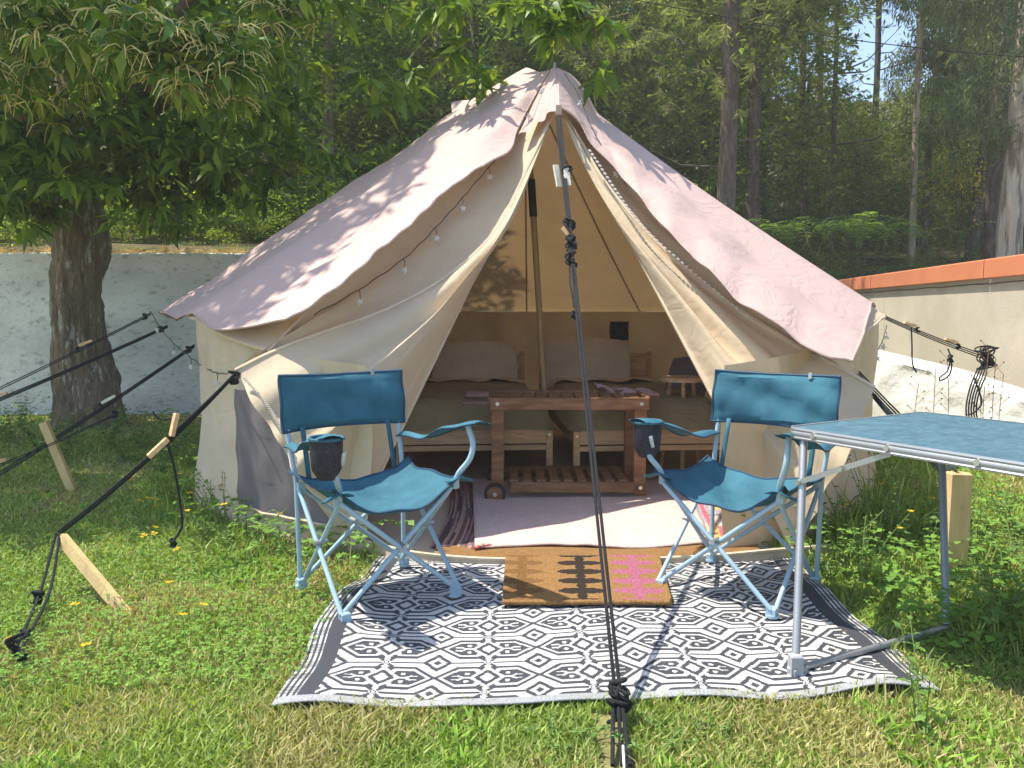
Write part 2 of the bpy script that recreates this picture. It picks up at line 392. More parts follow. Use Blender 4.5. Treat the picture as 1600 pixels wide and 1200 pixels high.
for e0, e1 in zip(edges[:-1], edges[1:]):
    q = MB(); gg = []
    for s in (e0+.006, e1-.006):
        p = a2+d0*s; T = topz(s)
        gg.append([p-nn*.045+Vector((0, 0, T-.17)), p-nn*.06+Vector((0, 0, T-.165)), p-nn*.06+Vector((0, 0, T-.01)), p-nn*.05+Vector((0, 0, T)), p+nn*.30+Vector((0, 0, T)), p+nn*.30+Vector((0, 0, T-.17)), p-nn*.045+Vector((0, 0, T-.17))])
    q.grid(gg); q.v = q.v; q.add(gg[0][:6], [(0, 1, 2, 3, 4, 5)]); q.add(gg[1][:6], [(5, 4, 3, 2, 1, 0)])
    q.build('coping', M['terra'], root, smooth=False)
# rough white low wall
root = empty('low_wall', (3.6, 6.0, 0), 'low rough white rendered wall with a sloping top, in front of the beige wall', 'wall')
fr = [P(1335, 540, 7.3), P(1420, 566, 6.7), P(1500, 588, 6.15), P(1600, 622, 5.6), P(1750, 672, 4.9), P(2000, 760, 4.2)]
bk = [P(1318, 531, 7.5), P(1420, 548, 7.0), P(1500, 566, 6.5), P(1600, 590, 5.95), P(1750, 630, 5.3), P(2000, 700, 4.6)]
fr, bk = crom(fr, 60), crom(bk, 60); gg = []
for f_, b_ in zip(fr, bk):
    b_ = Vector((b_.x, b_.y, f_.z+.03)); row = []
    for k in range(11):
        z = f_.z*k/11; q = Vector((f_.x, f_.y, z)); q += Vector((-.02, -.02, 0))*fbm(q, 5, 4); row.append(q)
    row += [f_+Vector((0, 0, -.03)), f_.lerp(b_, .08)+Vector((0, 0, .0)), f_.lerp(b_, .5)+Vector((0, 0, .008*fbm(f_, 4))), b_, b_+Vector((.02, .02, -.05)), Vector((b_.x, b_.y, 0))]
    gg.append(row)
w = MB().grid(gg); w.add(gg[0], [tuple(range(len(gg[0])))]); w.build('render_coat', M['white'], root)
# ------------------------------------------------------------------ trees
def trunk(pts, rs, n=18, bumps=.06, fs=4., rings=26, ridge=0):
    pts2 = crom(pts, rings); k = len(pts2); rr = np.interp(np.linspace(0, 1, k), np.linspace(0, 1, len(rs)), rs)
    m = MB(); m.tube(pts2, list(rr), n)
    for i, v in enumerate(m.v):
        ri = rr[min(i//n, k-1)]; c = pts2[min(i//n, k-1)]; v = Vector(v); d = v-c
        m.v[i] = tuple(v+d*(bumps*2.2*fbm((v.x*fs, v.y*fs, v.z*fs*.35), 1., 3)))
        if ridge:
            q = 1-2*abs(pnoise(Vector((v.x*17, v.y*17, v.z*3.6)))); q += .5*(1-2*abs(pnoise(Vector((v.x*38, v.y*38, v.z*9+5))))); m.v[i] = tuple(Vector(m.v[i])+d*ridge*(q-.9))
    return m
# chestnut
cb = G(146, 668); cb = Vector((P(146, 660, 7.6).x, 7.6, 0))
root = empty('chestnut_tree', cb, 'chestnut tree with thick mossy trunk, long leaves and pale catkins at the left', 'tree')
def at(px, py, D=7.6): return P(px, py, D)
m = trunk([at(150, 690), at(140, 640), at(128, 560), at(122, 450), at(126, 370), at(112, 300), at(95, 200)], [.36, .28, .24, .23, .225, .25, .23], 110, .10, rings=150, ridge=.075)
m.build('trunk', M['bark'], root)
limbs = [([at(100, 250), at(30, 160, 7.2), at(-80, 40, 6.8), at(-200, -200, 6.5)], [.16, .12, .08, .03]),
         ([at(120, 270), at(190, 200, 7.3), at(230, 110, 6.9), at(330, -60, 6.2)], [.14, .10, .07, .03]),
         ([at(105, 240), at(110, 120, 7.7), at(130, -60, 7.8), at(160, -300, 7.8)], [.17, .13, .10, .04]),
         ([at(200, 200, 7.3), at(300, 130, 6.6), at(420, 40, 6.), at(600, -60, 5.6), at(760, -70, 5.3)], [.07, .055, .04, .025, .01]),
         ([at(190, 190, 7.3), at(260, 150, 8.2), at(360, 100, 8.9)], [.07, .05, .02])]
for p, r in limbs: trunk(p, r, 9, .06).build('limb', M['bark'], root)
def chest_clusters(n):
    """cluster centres in the crown volume"""
    out = []
    while len(out) < n:
        p = rng.uniform(-1, 1, 3)
        r = np.linalg.norm(p)
        if r > 1 or (r < .45 and rng.random() < .6): continue
        q = np.array([-4.75, 7.0, 5.15])+p*np.array([3.0, 3.0, 3.0])
        if q[1] > 8.9 or q[2] < 2.35+.35*max(0, q[0]+3.5): continue
        if pnoise(Vector(q)*1.1) < -.16: continue
        out.append(q)
    return np.array(out)
cc = list(chest_clusters(2700))
def spray(px, py, D, n, s): 
    c = np.array(P(px, py, D)); return [c+rng.normal(size=3)*np.array([s, s, s*.6]) for _ in range(n)]
for a in ((60, 40, 5.2, 26, .22), (160, 30, 5.0, 26, .2), (240, 70, 4.8, 16, .13), (330, 95, 4.8, 20, .14), (280, 110, 4.8, 16, .12), (360, 70, 5.0, 12, .12), (20, 90, 5.0, 20, .2),
          (60, 200, 6.2, 40, .33), (20, 280, 6.3, 34, .28), (180, 220, 6.6, 46, .36), (250, 260, 6.9, 40, .32), (330, 240, 7.2, 34, .3), (330, 300, 7.3, 12, .2), (60, 300, 6.9, 34, .22), (200, 290, 7.2, 30, .22), (250, 325, 7.2, 7, .1), (20, 330, 6.9, 12, .15),
          (440, 10, 5.7, 14, .22), (560, 0, 5.6, 8, .16), (640, -10, 5.5, 6, .12), (470, 110, 6.2, 12, .22), (400, 170, 6.6, 30, .3), (440, 240, 7.2, 24, .26), (370, 290, 7.4, 22, .24),
          (590, 150, 5.5, 2, .06), (640, 130, 5.5, 3, .07), (712, 85, 5.4, 4, .05), (750, 110, 5.4, 3, .05), (700, 20, 5.4, 6, .1)): cc += spray(*a)
for a in ((845, 18, 5.2, 3, .05), (880, 45, 5.2, 4, .06), (930, 30, 5.2, 3, .05), (865, 75, 5.2, 2, .04), (945, 110, 5.1, 2, .04), (800, 10, 5.3, 4, .06), (740, 115, 5.3, 2, .04), (900, 5, 5.2, 4, .06)): cc += spray(*a)
cc = np.array(cc); n = len(cc); k = 8
pos = np.repeat(cc, k, 0)+rng.normal(size=(n*k, 3))*.015
ax = np.repeat(rdir(n, -.25, .6), k, 0)
dr = unit(rdir(n*k, -.35, .7)+ax*.35)
V, Fc, q = leaves(pos, dr, rdir(n*k, 2.5), rng.uniform(.14, .24, n*k), rng.uniform(.023, .036, n*k), .3, .2)
npmesh('leaves', V, Fc, M['leaf'], root, np.repeat(cmix(n*k, [(.10, .19, .018), (.15, .24, .022), (.07, .145, .016), (.25, .33, .04)]), q, 0))
# twigs to the hanging sprays
tw = MB()
for p in ([P(700, -30, 5.3), P(690, 30, 5.4), P(640, 90, 5.5), P(590, 145, 5.5)], [P(720, -30, 5.3), P(735, 40, 5.35), P(745, 110, 5.4)],
          [P(850, -40, 5.2), P(870, 20, 5.2), P(866, 78, 5.2)], [P(870, 10, 5.2), P(930, 30, 5.2), P(985, 20, 5.2)], [P(925, 25, 5.2), P(935, 80, 5.15), P(948, 112, 5.1)],
          [P(150, -60, 5.2), P(230, 20, 5.), P(330, 85, 4.8), P(380, 110, 4.8)], [P(60, -60, 5.4), P(60, 40, 5.2), P(20, 90, 5.)]):
    tw.tube(crom(p, 10), list(np.linspace(.009, .003, 10)), 5)
tw.build('twigs', M['bark'], root)['kind'] = 'stuff'
ck = MB()
near = [c for c in cc if c[1] < 5.9 and c[0] < -1.3 and c[2] < 3.6]
for c in near:
    if random.random() < .08: continue
    for _ in range(random.randint(6, 11)):
        a = random.uniform(0, 2*pi); L = random.uniform(.09, .2); o = Vector((cos(a), sin(a), 0)); b0 = Vector(c)+Vector((0, 0, -.01))
        u = random.uniform(-.1, .55)
        ck.tube([b0, b0+o*L*.4+Vector((0, 0, u*.35*L)), b0+o*L*.8+Vector((0, 0, L*(u*.3-.2))), b0+o*L*1.05+Vector((0, 0, -L*random.uniform(.3, .8)))], [.002, .0042, .0038, .0025], 3)
ck.build('catkins', M['catkin'], root)['kind'] = 'stuff'
# --- forest prototypes
def crown_mesh(kind):
    if kind == 'broad':
        nc, nl = 90, 46; c = rdir(nc, .1)*rng.uniform(.35, 1, (nc, 1))**.6; c[:, 2] *= 1.05
        s = rng.uniform(.10, .22, nc)
        pos = np.repeat(c, nl, 0)+rng.normal(size=(nc*nl, 3))*np.repeat(s, nl)[:, None]*.8*np.array([1, 1, .6])
        n = nc*nl; dr = rdir(n, -.2, .8)
        V, Fc, q = leaf_simple(pos, dr, rdir(n, 1.5), rng.uniform(.05, .085, n), rng.uniform(.013, .022, n))
        base = np.repeat(cmix(nc, [(.17, .24, .04), (.24, .31, .055), (.11, .17, .035)], .25), nl, 0)
        C = base*rng.uniform(.75, 1.3, (n, 1))
    elif kind == 'pine':
        nc, nl = 430, 30; c = rdir(nc)*rng.uniform(.25, 1, (nc, 1))**.55; pos = np.repeat(c, nl, 0); n = nc*nl
        ax = unit(c+rdir(nc, .3)*.6)
        dr = unit(np.repeat(ax, nl, 0)*.7+rdir(n)*.8); pos = pos+np.repeat(ax, nl, 0)*rng.uniform(0, .09, (n, 1))
        V, Fc, q = leaf_simple(pos, dr, rdir(n), rng.uniform(.045, .085, n), np.full(n, .0036))
        base = np.repeat(cmix(nc, [(.20, .24, .075), (.26, .29, .10), (.14, .18, .06), (.28, .29, .13)], .2), nl, 0); C = base*rng.uniform(.8, 1.25, (n, 1))
    else:
        nc, nl = 150, 50; c = rdir(nc)*rng.uniform(.2, 1, (nc, 1))**.6; n = nc*nl
        pos = np.repeat(c, nl, 0)+rng.normal(size=(n, 3))*np.array([.06, .06, .12])
        dr = rdir(n, -2.2); V, Fc, q = leaf_simple(pos, dr, rdir(n, 0), rng.uniform(.07, .12, n), rng.uniform(.007, .011, n))
        base = np.repeat(cmix(nc, [(.15, .20, .095), (.20, .24, .13), (.10, .15, .08)], .2), nl, 0); C = base*rng.uniform(.8, 1.25, (n, 1))
    o = npmesh('crown', V, Fc, M['fol'], None, np.repeat(C, q, 0)); return o
protos = {}
for kd in ('broad', 'pine', 'euc'):
    protos[kd] = []
    for v in range(3 if kd != 'euc' else 2):
        o = crown_mesh(kd); protos[kd].append(o.data); bpy.data.objects.remove(o)
PL = [(-110, 'far left beyond the chestnut leaves'), (-30, 'at the left edge, beside the outer chestnut leaves'), (55, 'behind the left part of the chestnut crown'), (130, 'right behind the chestnut trunk'),
      (200, 'just right of the chestnut trunk'), (265, 'above the bare stretch of grey wall'), (330, 'between the chestnut and the slim pine'), (400, 'just left of the slim pine trunk'), (470, 'just right of the slim pine trunk'),
      (535, 'above the lower left slope of the sheet'), (600, 'above the middle of the left sheet slope'), (665, 'above the upper left sheet slope'), (730, 'behind the loose sheet corner'), (790, 'just left of the tent peak'),
      (860, 'straight behind the tent peak'), (925, 'just right of the tent peak'), (985, 'above the upper right sheet slope'), (1050, 'left of the thick reddish pine'), (1110, 'at the thick reddish pine'), (1180, 'at the darker pine trunk'),
      (1225, 'behind the dull small fern'), (1280, 'left of the bright fern'), (1330, 'under the gap of blue sky'), (1385, 'right of the gap of blue sky'), (1435, 'left of the yellow blossom shrub'), (1485, 'behind the yellow blossom shrub'),
      (1535, 'at the dark slender trunks'), (1590, 'behind the pale eucalyptus'), (1650, 'right of the pale eucalyptus'), (1710, 'beyond the right edge of the eucalyptus')]
def place(px): return min(PL, key=lambda q: abs(q[0]-px))[1]
def tree(px, D, h, kind, r, label, zc=None, tr=.12, lean=0., rz=None, group='woodland trees behind the tent', nc=3, low=None, bark=None, boff=0.):
    x = (px-800)/F*D; z0 = hill_z(x, D)-.15
    t = empty({'broad': 'broadleaf_tree', 'pine': 'pine_tree', 'euc': 'eucalyptus_tree'}[kind], (x, D, z0), label, 'tree', group)
    pts = [Vector((x, D, z0)), Vector((x+lean*.3+.05*random.uniform(-1, 1), D, z0+h*.3)), Vector((x+lean*.7, D+.1, z0+h*.65)), Vector((x+lean, D, z0+h))]
    trunk(pts, [tr*1.15, tr, tr*.8, tr*.35], 10, .07).build('trunk', bark or M[{'broad': 'bark', 'pine': 'pbark', 'euc': 'ebark'}[kind]], t)
    lo = h*.25 if low is None else low
    for i in range(nc):
        o = bpy.data.objects.new('crown', random.choice(protos[kind])); col.objects.link(o); o.parent = t
        zz = lo+(h-lo)*(i+.5)/nc
        rr = r*random.uniform(.8, 1.15)*(1.1-.35*i/nc)
        o.location = (lean*zz/h+random.uniform(-.35, .35)*r, random.uniform(-.3, .3)*r+boff, zz)
        o.rotation_euler = (random.uniform(-.2, .2), random.uniform(-.2, .2), random.uniform(0, 6.28))
        o.scale = (rr, rr, rr*random.uniform(.75, 1.0))
    # a few dead side branches
    if kind == 'pine':
        for b in range(8):
            zz = h*random.uniform(.12, .6); a = random.uniform(0, 6.28); L = random.uniform(.8, 1.9); p0 = Vector((x+lean*zz/h, D, z0+zz)); e = Vector((cos(a), sin(a), .15))
            MB().tube([p0, p0+e*L*.5+Vector((0, 0, -.05)), p0+e*L+Vector((0, 0, .25))], [.022, .014, .004], 5).build('branch', M['pbark'], t)
    return t
KN = {'broad': 'broadleaf tree', 'pine': 'tall pine with feathery needle tufts', 'euc': 'eucalyptus tree with hanging grey green leaves'}
# named ones first
tree(426, 12.5, 9, 'pine', 1.6, 'slim pine trunk rising above the wall left of the tent', tr=.115, low=4.4, group=None)
tree(1128, 13.5, 12, 'pine', 2.3, 'thick reddish pine trunk right of the tent peak, the nearer one', tr=.145, low=3.6, group=None)
tree(1170, 14.6, 12, 'pine', 2.4, 'darker pine trunk just right of the thick reddish pine', tr=.125, low=4.4, group=None)
tree(1508, 15.5, 12, 'euc', 1.7, 'dark slender trunk leaning right, left of the pale eucalyptus', tr=.11, lean=.9, low=5.5, group=None, bark=M['pbark'])
tree(1540, 14.2, 12, 'euc', 1.6, 'rough dark trunk standing beside the pale eucalyptus', tr=.14, lean=.0, low=5.2, group=None, bark=M['pbark'])
tree(1566, 12.2, 12, 'euc', 1.5, 'pale peeling eucalyptus trunk at the right edge with hanging leaves', tr=.155, lean=.45, low=2.2, group=None, nc=5)
k = 0
rows = [(13.5, [(300, 'broad'), (520, 'broad'), (700, 'broad')], 6, 1.7, .8),
        (16, [(-60, 'broad'), (90, 'broad'), (240, 'broad'), (400, 'broad'), (560, 'broad'), (660, 'broad'), (780, 'broad'), (900, 'broad'), (1165, 'broad')], 7.5, 1.8, .7),
        (20, [(-140, 'broad'), (20, 'broad'), (180, 'broad'), (330, 'broad'), (480, 'broad'), (610, 'broad'), (740, 'broad'), (860, 'pine'), (975, 'pine'), (1090, 'pine'), (1560, 'pine'), (1690, 'euc')], 9.5, 2.8, .8),
        (25, [(-150, 'broad'), (0, 'broad'), (150, 'broad'), (300, 'broad'), (450, 'broad'), (600, 'broad'), (740, 'broad'), (870, 'broad'), (990, 'broad'), (1100, 'broad'), (1600, 'euc'), (1680, 'pine')], 11.5, 3.6, .8),
        (31, [(-100, 'broad'), (180, 'broad'), (450, 'broad'), (700, 'broad'), (900, 'broad'), (1060, 'broad'), (1650, 'broad')], 14, 4.4, .8)]
RN = {13.5: 'front', 16: 'second', 20: 'third', 25: 'fourth', 31: 'farthest'}
for D, L, h, r, lo in rows:
    for px, kd in L:
        dd = D+random.uniform(-.9, .9); px += random.uniform(-15, 15)
        tree(px, dd, h*random.uniform(.9, 1.1), kd, r, KN[kd].split(' with ')[0]+', '+RN[D]+' row, '+place(px), tr=.10+.01*random.random(), low=lo, nc=3, group='wood behind the tent: '+kd)
# lower trees under the sky gap on the right
for px, D, h, kd, r in ((1290, 21, 3.7, 'broad', 1.5), (1345, 23, 3.6, 'broad', 1.5), (1400, 19, 3.6, 'pine', 1.4), (1330, 17, 3.0, 'broad', 1.2), (1250, 16.5, 4.2, 'pine', 1.2), (1300, 28, 2.8, 'broad', 1.7), (1390, 29, 3.0, 'broad', 1.7), (1440, 16.5, 3.6, 'broad', 1.1),
                       (1185, 18, 9.5, 'pine', 1.5), (1500, 20, 11, 'euc', 1.7), (1560, 18, 10, 'pine', 1.6), (1610, 16, 10, 'euc', 1.6), (1480, 23, 8, 'broad', 1.8), (1640, 22, 12, 'broad', 2.4), (1445, 22, 8.5, 'euc', 1.3)):
    tree(px, D, h, kd, r, ('young ' if D < 18 else 'older ' if D < 24 else 'distant ')+KN[kd].split(' with ')[0]+' '+place(px), tr=.08, low=.6, nc=3, group='trees around the sky gap: '+kd)
tree(1352, 24, 14.5, 'pine', 1.7, 'tall thin pine whose crown closes the gap of blue sky from above', tr=.09, low=8.8, nc=3, group=None)
tree(1268, 21, 13, 'broad', 1.7, 'tall thin broadleaf tree left of the gap of blue sky', tr=.08, low=6.8, nc=3, group=None)
tree(1292, 16, 9, 'pine', 1.0, 'thin young pine stem left of the gap of blue sky, nearer than its neighbours', tr=.05, low=5.0, nc=2, group=None)
tree(1240, 17.5, 11, 'pine', 1.3, 'thin pine stem between the darker pine trunk and the sky gap', tr=.07, low=5.6, nc=2, group=None)
tree(1418, 16, 10, 'euc', 1.1, 'slim pale stem right of the gap of blue sky', tr=.06, low=5.2, nc=2, group=None)
# undergrowth bushes
def bush(px, D, r, name, label, kind='broad', group=None, up=.5, flat=.7):
    x = (px-800)/F*D
    o = bpy.data.objects.new(name, random.choice(protos[kind])); col.objects.link(o)
    o.location = (x, D, hill_z(x, D)+r*up*.6); o.scale = (r, r, r*flat); o.rotation_euler = (0, 0, random.uniform(0, 6.28))
    return tag(o, label, 'bush', group)
for px in range(-100, 1060, 62):
    D = random.uniform(10.5, 12.5); bush(px+random.uniform(-20, 20), D, random.uniform(.7, 1.1), 'bush', 'low leafy bush in the undergrowth '+place(px), group='undergrowth bushes behind the wall')
for px in range(1260, 1720, 70):
    D = random.uniform(13.3, 15); bush(px+random.uniform(-20, 20), D, random.uniform(.4, .65), 'bush', 'low bush beyond the terracotta coping, '+place(px), group='undergrowth bushes beyond the coping')
# bright fern bush
def fern(px, py, D, n, s, label, group=None, c=((.28, .42, .08), (.19, .32, .05), (.32, .42, .11))):
    b0 = P(px, py, D); root = empty('fern', b0, label, 'fern', group); Ps = []; Ds = []; Ls = []; Ws = []
    st = MB()
    for i in range(n):
        a = random.uniform(0, 6.28); L = s*random.uniform(.7, 1.2); e = Vector((cos(a), sin(a), 0)); q0 = b0+Vector((random.uniform(-1, 1)*s*1.3, random.uniform(-.5, .5)*s, 0))
        pts = crom([q0, q0+e*L*.35+Vector((0, 0, L*.55)), q0+e*L*.8+Vector((0, 0, L*.62)), q0+e*L*1.2+Vector((0, 0, L*.4))], 16)
        st.tube(pts[::3], .004, 3); sd = Vector((-e.y, e.x, 0))
        for j in range(3, 16):
            w = L*.26*(1-abs(j-6)/11)
            for sg in (-1, 1): Ps.append(pts[j]); Ds.append(sd*sg+e*.4+Vector((0, 0, -.15))); Ls.append(w); Ws.append(w*.13)
    n = len(Ps); V, Fc, q = leaf_simple(np.array(Ps), np.array(Ds), np.tile([0., 0, 1.], (n, 1))+rng.normal(size=(n, 3))*.15, np.array(Ls), np.array(Ws))
    npmesh('fronds', V, Fc, M['fol'], root, np.repeat(cmix(n, c), q, 0)); st.build('stems', M['stem'], root)
fern(1300, 388, 13, 38, .7, 'bright green fern clump lit by sun above the terracotta coping, left one')
fern(1425, 388, 14, 16, .6, 'green fern clump right of the brightest fern, by the wood floor')
fern(1235, 372, 14.5, 10, .5, 'smaller dull fern just right of the tent roof')
# gorse with yellow flowers near the eucalyptus
b0 = P(1502, 292, 14.8); root = empty('flowering_shrub', b0, 'shrub with yellow blossom between the dark slender trunks', 'shrub'); n = 900
pp = np.array(b0)+rng.normal(size=(n, 3))*np.array([.36, .25, .24])
V, Fc, q = leaf_simple(pp, rdir(n), rdir(n), rng.uniform(.04, .09, n), rng.uniform(.012, .022, n))
npmesh('blossom', V, Fc, M['fol'], root, np.repeat(cmix(n, [(.55, .40, .03), (.45, .35, .05), (.12, .16, .04)]), q, 0))
MB().tube([b0+Vector((0, 0, -1.6)), b0+Vector((.05, 0, -.6)), b0], [.03, .02, .006], 6).build('stem', M['pbark'], root)
# overhead cable
m = MB(); m.tube(crom([P(900, -18, 10), P(1130, 26, 10), P(1330, 62, 10), P(1620, 90, 10), P(2000, 96, 10)], 24), .006, 5)
tag(m.build('overhead_cable', M['cable']), 'thin black overhead cable crossing in front of the wood at the upper right', 'cable')
# ================================================================== TENT
tent = empty('bell_tent', (TC.x, TC.y, 0), 'cream canvas bell tent with its door flaps tied open and wooden centre pole', 'tent')
APX = P(820, 108, 5.62); APX.y = 5.62
RE = 2.30
def ring(az, r=RE, dz=0.):
    x, y = TC.x+r*sin(az), TC.y-r*cos(az)
    return Vector((x, y, .86+.22*min(1, max(0, (y-3.40)/.95))+.01*(y-3.6)+dz))
def roof_pt(az, t):
    q = APX.lerp(ring(az), t); s = sin(az*6)**2
    q.z -= .09*sin(pi*t)*(.6+.4*s)*.8
    return q
def roof_panel(a0, a1, name='roof_panel'):
    g = []
    for i in range(9):
        az = a0+(a1-a0)*i/8; g.append([roof_pt(az, .02+.98*j/22)+Vector((0, 0, .01*fbm(roof_pt(az, j/22), 2.5))) for j in range(23)])
    MB().grid(g).build(name, M['canvas'], tent)
S0 = R(35); npan = 10; da = (2*pi-2*S0)/npan
for i in range(npan): roof_panel(S0+i*da, S0+(i+1)*da)
for i in range(npan+1):
    az = S0+i*da; MB().tube([roof_pt(az, .02+.98*j/14)+Vector((0, 0, -.006)) for j in range(15)], .009, 5).build('seam', M['hem'], tent)
# walls
def wall_panel(a0, a1):
    g = []
    for i in range(13):
        az = a0+(a1-a0)*i/12; tp = ring(az, RE-.02, -.01); row = []
        for j in range(11):
            t = j/10; w = .02*sin(az*40+t*2)*sin(pi*min(1, t*1.3+.05))+.015*fbm((az*6, t*2, 0), 1.)
            rr = RE-.03+w-.05*sin(pi*t)+.05*t; x, y = TC.x+rr*sin(az), TC.y-rr*cos(az)
            row.append(Vector((x, y, tp.z*(1-t)+.0)))
        g.append(row)
    MB().grid(g).build('wall_panel', M['canvas_in'], tent)
W0 = R(21); nw = 12; dw = (2*pi-2*W0)/nw
for i in range(nw): wall_panel(W0+i*dw, W0+(i+1)*dw)
# eave hem
MB().tube([ring(S0+(2*pi-2*S0)*i/80, RE, -.012) for i in range(81)], .011, 5).build('eave_hem', M['hem'], tent)
# grey mesh window on front left wall
def wall_at(az, z, off=.03):
    rr = RE-.01+off; return Vector((TC.x+rr*sin(az), TC.y-rr*cos(az), z))
g = []
for i in range(13):
    a = R(-42+17*i/12); g.append([wall_at(a, .72-.60*j/8, .035+.008*sin(i*1.9)+.006*sin(j*2+i)) for j in range(9)])
fr = MB().grid(g).build('window', M['mesh_grey'], tent)
h = MB(); bd = [g[0][j] for j in range(9)]+[g[i][8] for i in range(1, 13)]+[g[12][j] for j in range(7, -1, -1)]
h.tube(bd, .007, 5).build('window_hem', M['hem'], fr)
# small dark window panel at the back inside, and right side window
c = P(967, 517, 7.45); m = MB(); m.grid([[c+Vector((-.09+.18*i/4+.004*sin(j*2), .02*sin(i), -.09+.18*j/4)) for j in range(5)] for i in range(5)])
m.build('vent_patch', M['mesh_dark'], tent)
m = MB(); g = patch([[P(1052, 560, 5.9), P(1042, 592, 5.8), P(1036, 625, 5.7)], [P(1112, 552, 5.6), P(1108, 590, 5.5), P(1100, 622, 5.4)]], 5, 5)
sw = m.grid(g).build('side_window', M['mesh_grey'], tent)
# inner door edges and flaps
TL, TR = P(866, 176, 4.86), P(878, 176, 4.86)
BL, BR = G(540, 852, .03), G(1238, 856, .03)
cl = [TL.lerp(BL, t) for t in np.linspace(0, 1, 9)]
CL = P(368, 578, 3.62); CR = P(1366, 606, 3.60)
outl = [P(862, 178, 4.87), P(836, 238, 4.72), P(803, 318, 4.5), P(755, 382, 4.28), P(690, 438, 4.08), P(600, 486, 3.88), P(500, 522, 3.73), P(425, 550, 3.65), CL]
midl = [P(864, 177, 4.86), P(838, 250, 4.66), P(800, 345, 4.38), P(745, 425, 4.12), P(672, 505, 3.86), P(600, 575, 3.66), P(525, 645, 3.52), P(455, 715, 3.42)]
def foldL(u, v, p):
    e = sin(pi*u)**.7*min(1, v*2.0)**1.6
    return e*(.055*sin(u*15+v*2.5+1.2*fbm(p, 1.5))+.022*sin(u*31-v*4)+.045*fbm((u*5, v*1.6, 2), 1.))*(.35+.9*v*(1.25-v))*(1.1-.4*u)+.05*sin(pi*u)*v
fl = MB().grid(patch([cl, midl, outl], 44, 60, foldL, Vector((-.25, -.9, .25)))).build('door_flap', M['canvas'], tent)
fl['label'] = 'left door flap swept back to the guy rope'
cr = [TR.lerp(BR, t) for t in np.linspace(0, 1, 9)]
outr = [P(881, 178, 4.87), P(908, 222, 4.76), P(942, 280, 4.6), P(1000, 352, 4.4), P(1075, 424, 4.2), P(1160, 488, 4.0), P(1250, 543, 3.8), P(1320, 580, 3.66), CR]
midr = [P(879, 178, 4.86), P(905, 245, 4.68), P(950, 330, 4.44), P(1015, 420, 4.2), P(1080, 500, 4.0), P(1150, 580, 3.78), P(1225, 660, 3.58), P(1300, 740, 3.42)]
def foldR(u, v, p):
    e = sin(pi*u)**.7*min(1, v*2.0)**1.6
    return e*(.036*sin(u*13+v*4+2+1.2*fbm(p, 1.6))+.022*sin(u*27-v*5)+.05*fbm((u*5, v*2, 9), 1.))*(.35+.9*v*(1.25-v))+.05*sin(pi*u)*v
fl2 = MB().grid(patch([cr, midr, outr], 44, 60, foldR, Vector((.2, -.9, .25)))).build('door_flap', M['canvas'], tent)
fl2['label'] = 'right door flap swept back to the guy rope'
MB().tube(crom(outl, 50), .010, 5).build('flap_hem', M['hem'], fl); MB().tube(crom(outr, 50), .012, 5).build('flap_hem', M['hem'], fl2)
MB().tube([p+Vector((0, -.004, 0)) for p in cl], .008, 5).build('flap_hem', M['hem'], fl); MB().tube(cr, .008, 5).build('flap_hem', M['hem'], fl2)
for s_, ol in ((-1, outl), (1, outr)):
    e1 = [APX.lerp(ring(s_*S0), t)+Vector((0, -.0, -.01)) for t in np.linspace(.12, 1, 12)]; e2 = [p+Vector((0, .05, .012)) for p in ol]
    MB().grid(patch([e1, e2], 14, 50, lambda u, v, p: -.05*sin(pi*u)*(1-v*.6)+.035*v*sin(pi*u)*(sin(u*11+v*2)+fbm(p, 2.2)), Vector((0, -.7, .5)))).build('door_surround', M['canvas'], tent)
# zips down the lower flap edges
for pts in ([P(384, 590, 3.55), P(418, 630, 3.5), P(447, 680, 3.42), P(470, 730, 3.38)], [P(920, 235, 4.62), P(1000, 350, 4.28), P(1100, 440, 4.02), P(1180, 505, 3.82)]):
    z = MB(); pp = crom(pts, 46)
    for i in range(0, 45): z.beam(pp[i]+Vector((0, -.02, 0)), pp[i].lerp(pp[i+1], .55)+Vector((0, -.02, 0)), .016, .006)
    z.build('zip', M['zip'], tent)
# groundsheet and sill
g = []
for i in range(49):
    a = 2*pi*i/48; row = []
    for j in range(11):
        r = (RE-.06)*j/10; row.append(Vector((TC.x+r*sin(a), TC.y-r*cos(a), .006+.004*fbm((r*3, a*3, 0), 1.))))
    g.append(row)
MB().grid(g).build('groundsheet', M['gsheet'], tent)
sill = [G(470, 846, .03), G(510, 842, .04), G(570, 846, .055), G(640, 862, .05), G(740, 872, .04), G(860, 874, .03), G(1000, 873, .03), G(1110, 868, .04), G(1200, 860, .06), G(1300, 852, .05)]
sp = crom(sill, 70); MB().tube(sp, .008, 6).build('sill_hem', M['hem'], tent)
g = [[p+Vector((0, .10, -.03)) for p in sp], [p+Vector((0, .03, -.005)) for p in sp], sp, [Vector((p.x, p.y-.012, .004)) for p in sp]]
MB().grid(g).build('door_sill', M['gsheet'], tent)
# pole
pb, pt_ = Vector((P(858, 640, 5.5).x, 5.5, .0)), APX+Vector((0, 0, -.05))
q = pb.lerp(pt_, .66); pl = MB().tube([pb, pb.lerp(pt_, .3), q], [.022, .022, .022], 12).build('centre_pole', M['bamboo'], tent)
MB().tube([pb.lerp(pt_, .645), pb.lerp(pt_, .74)], .028, 12).build('pole_sleeve', M['pole_black'], pl)
MB().tube([pb.lerp(pt_, .74), pt_], .02, 12).build('upper_pole', M['bamboo'], pl)
tp = P(866, 112, 5.2)
MB().tube([tp+Vector((0, 0, -.1)), tp+Vector((0, 0, .055)), tp+Vector((0, 0, .06))], [.012, .012, .008], 8).build('pole_tip', M['steel'], pl)
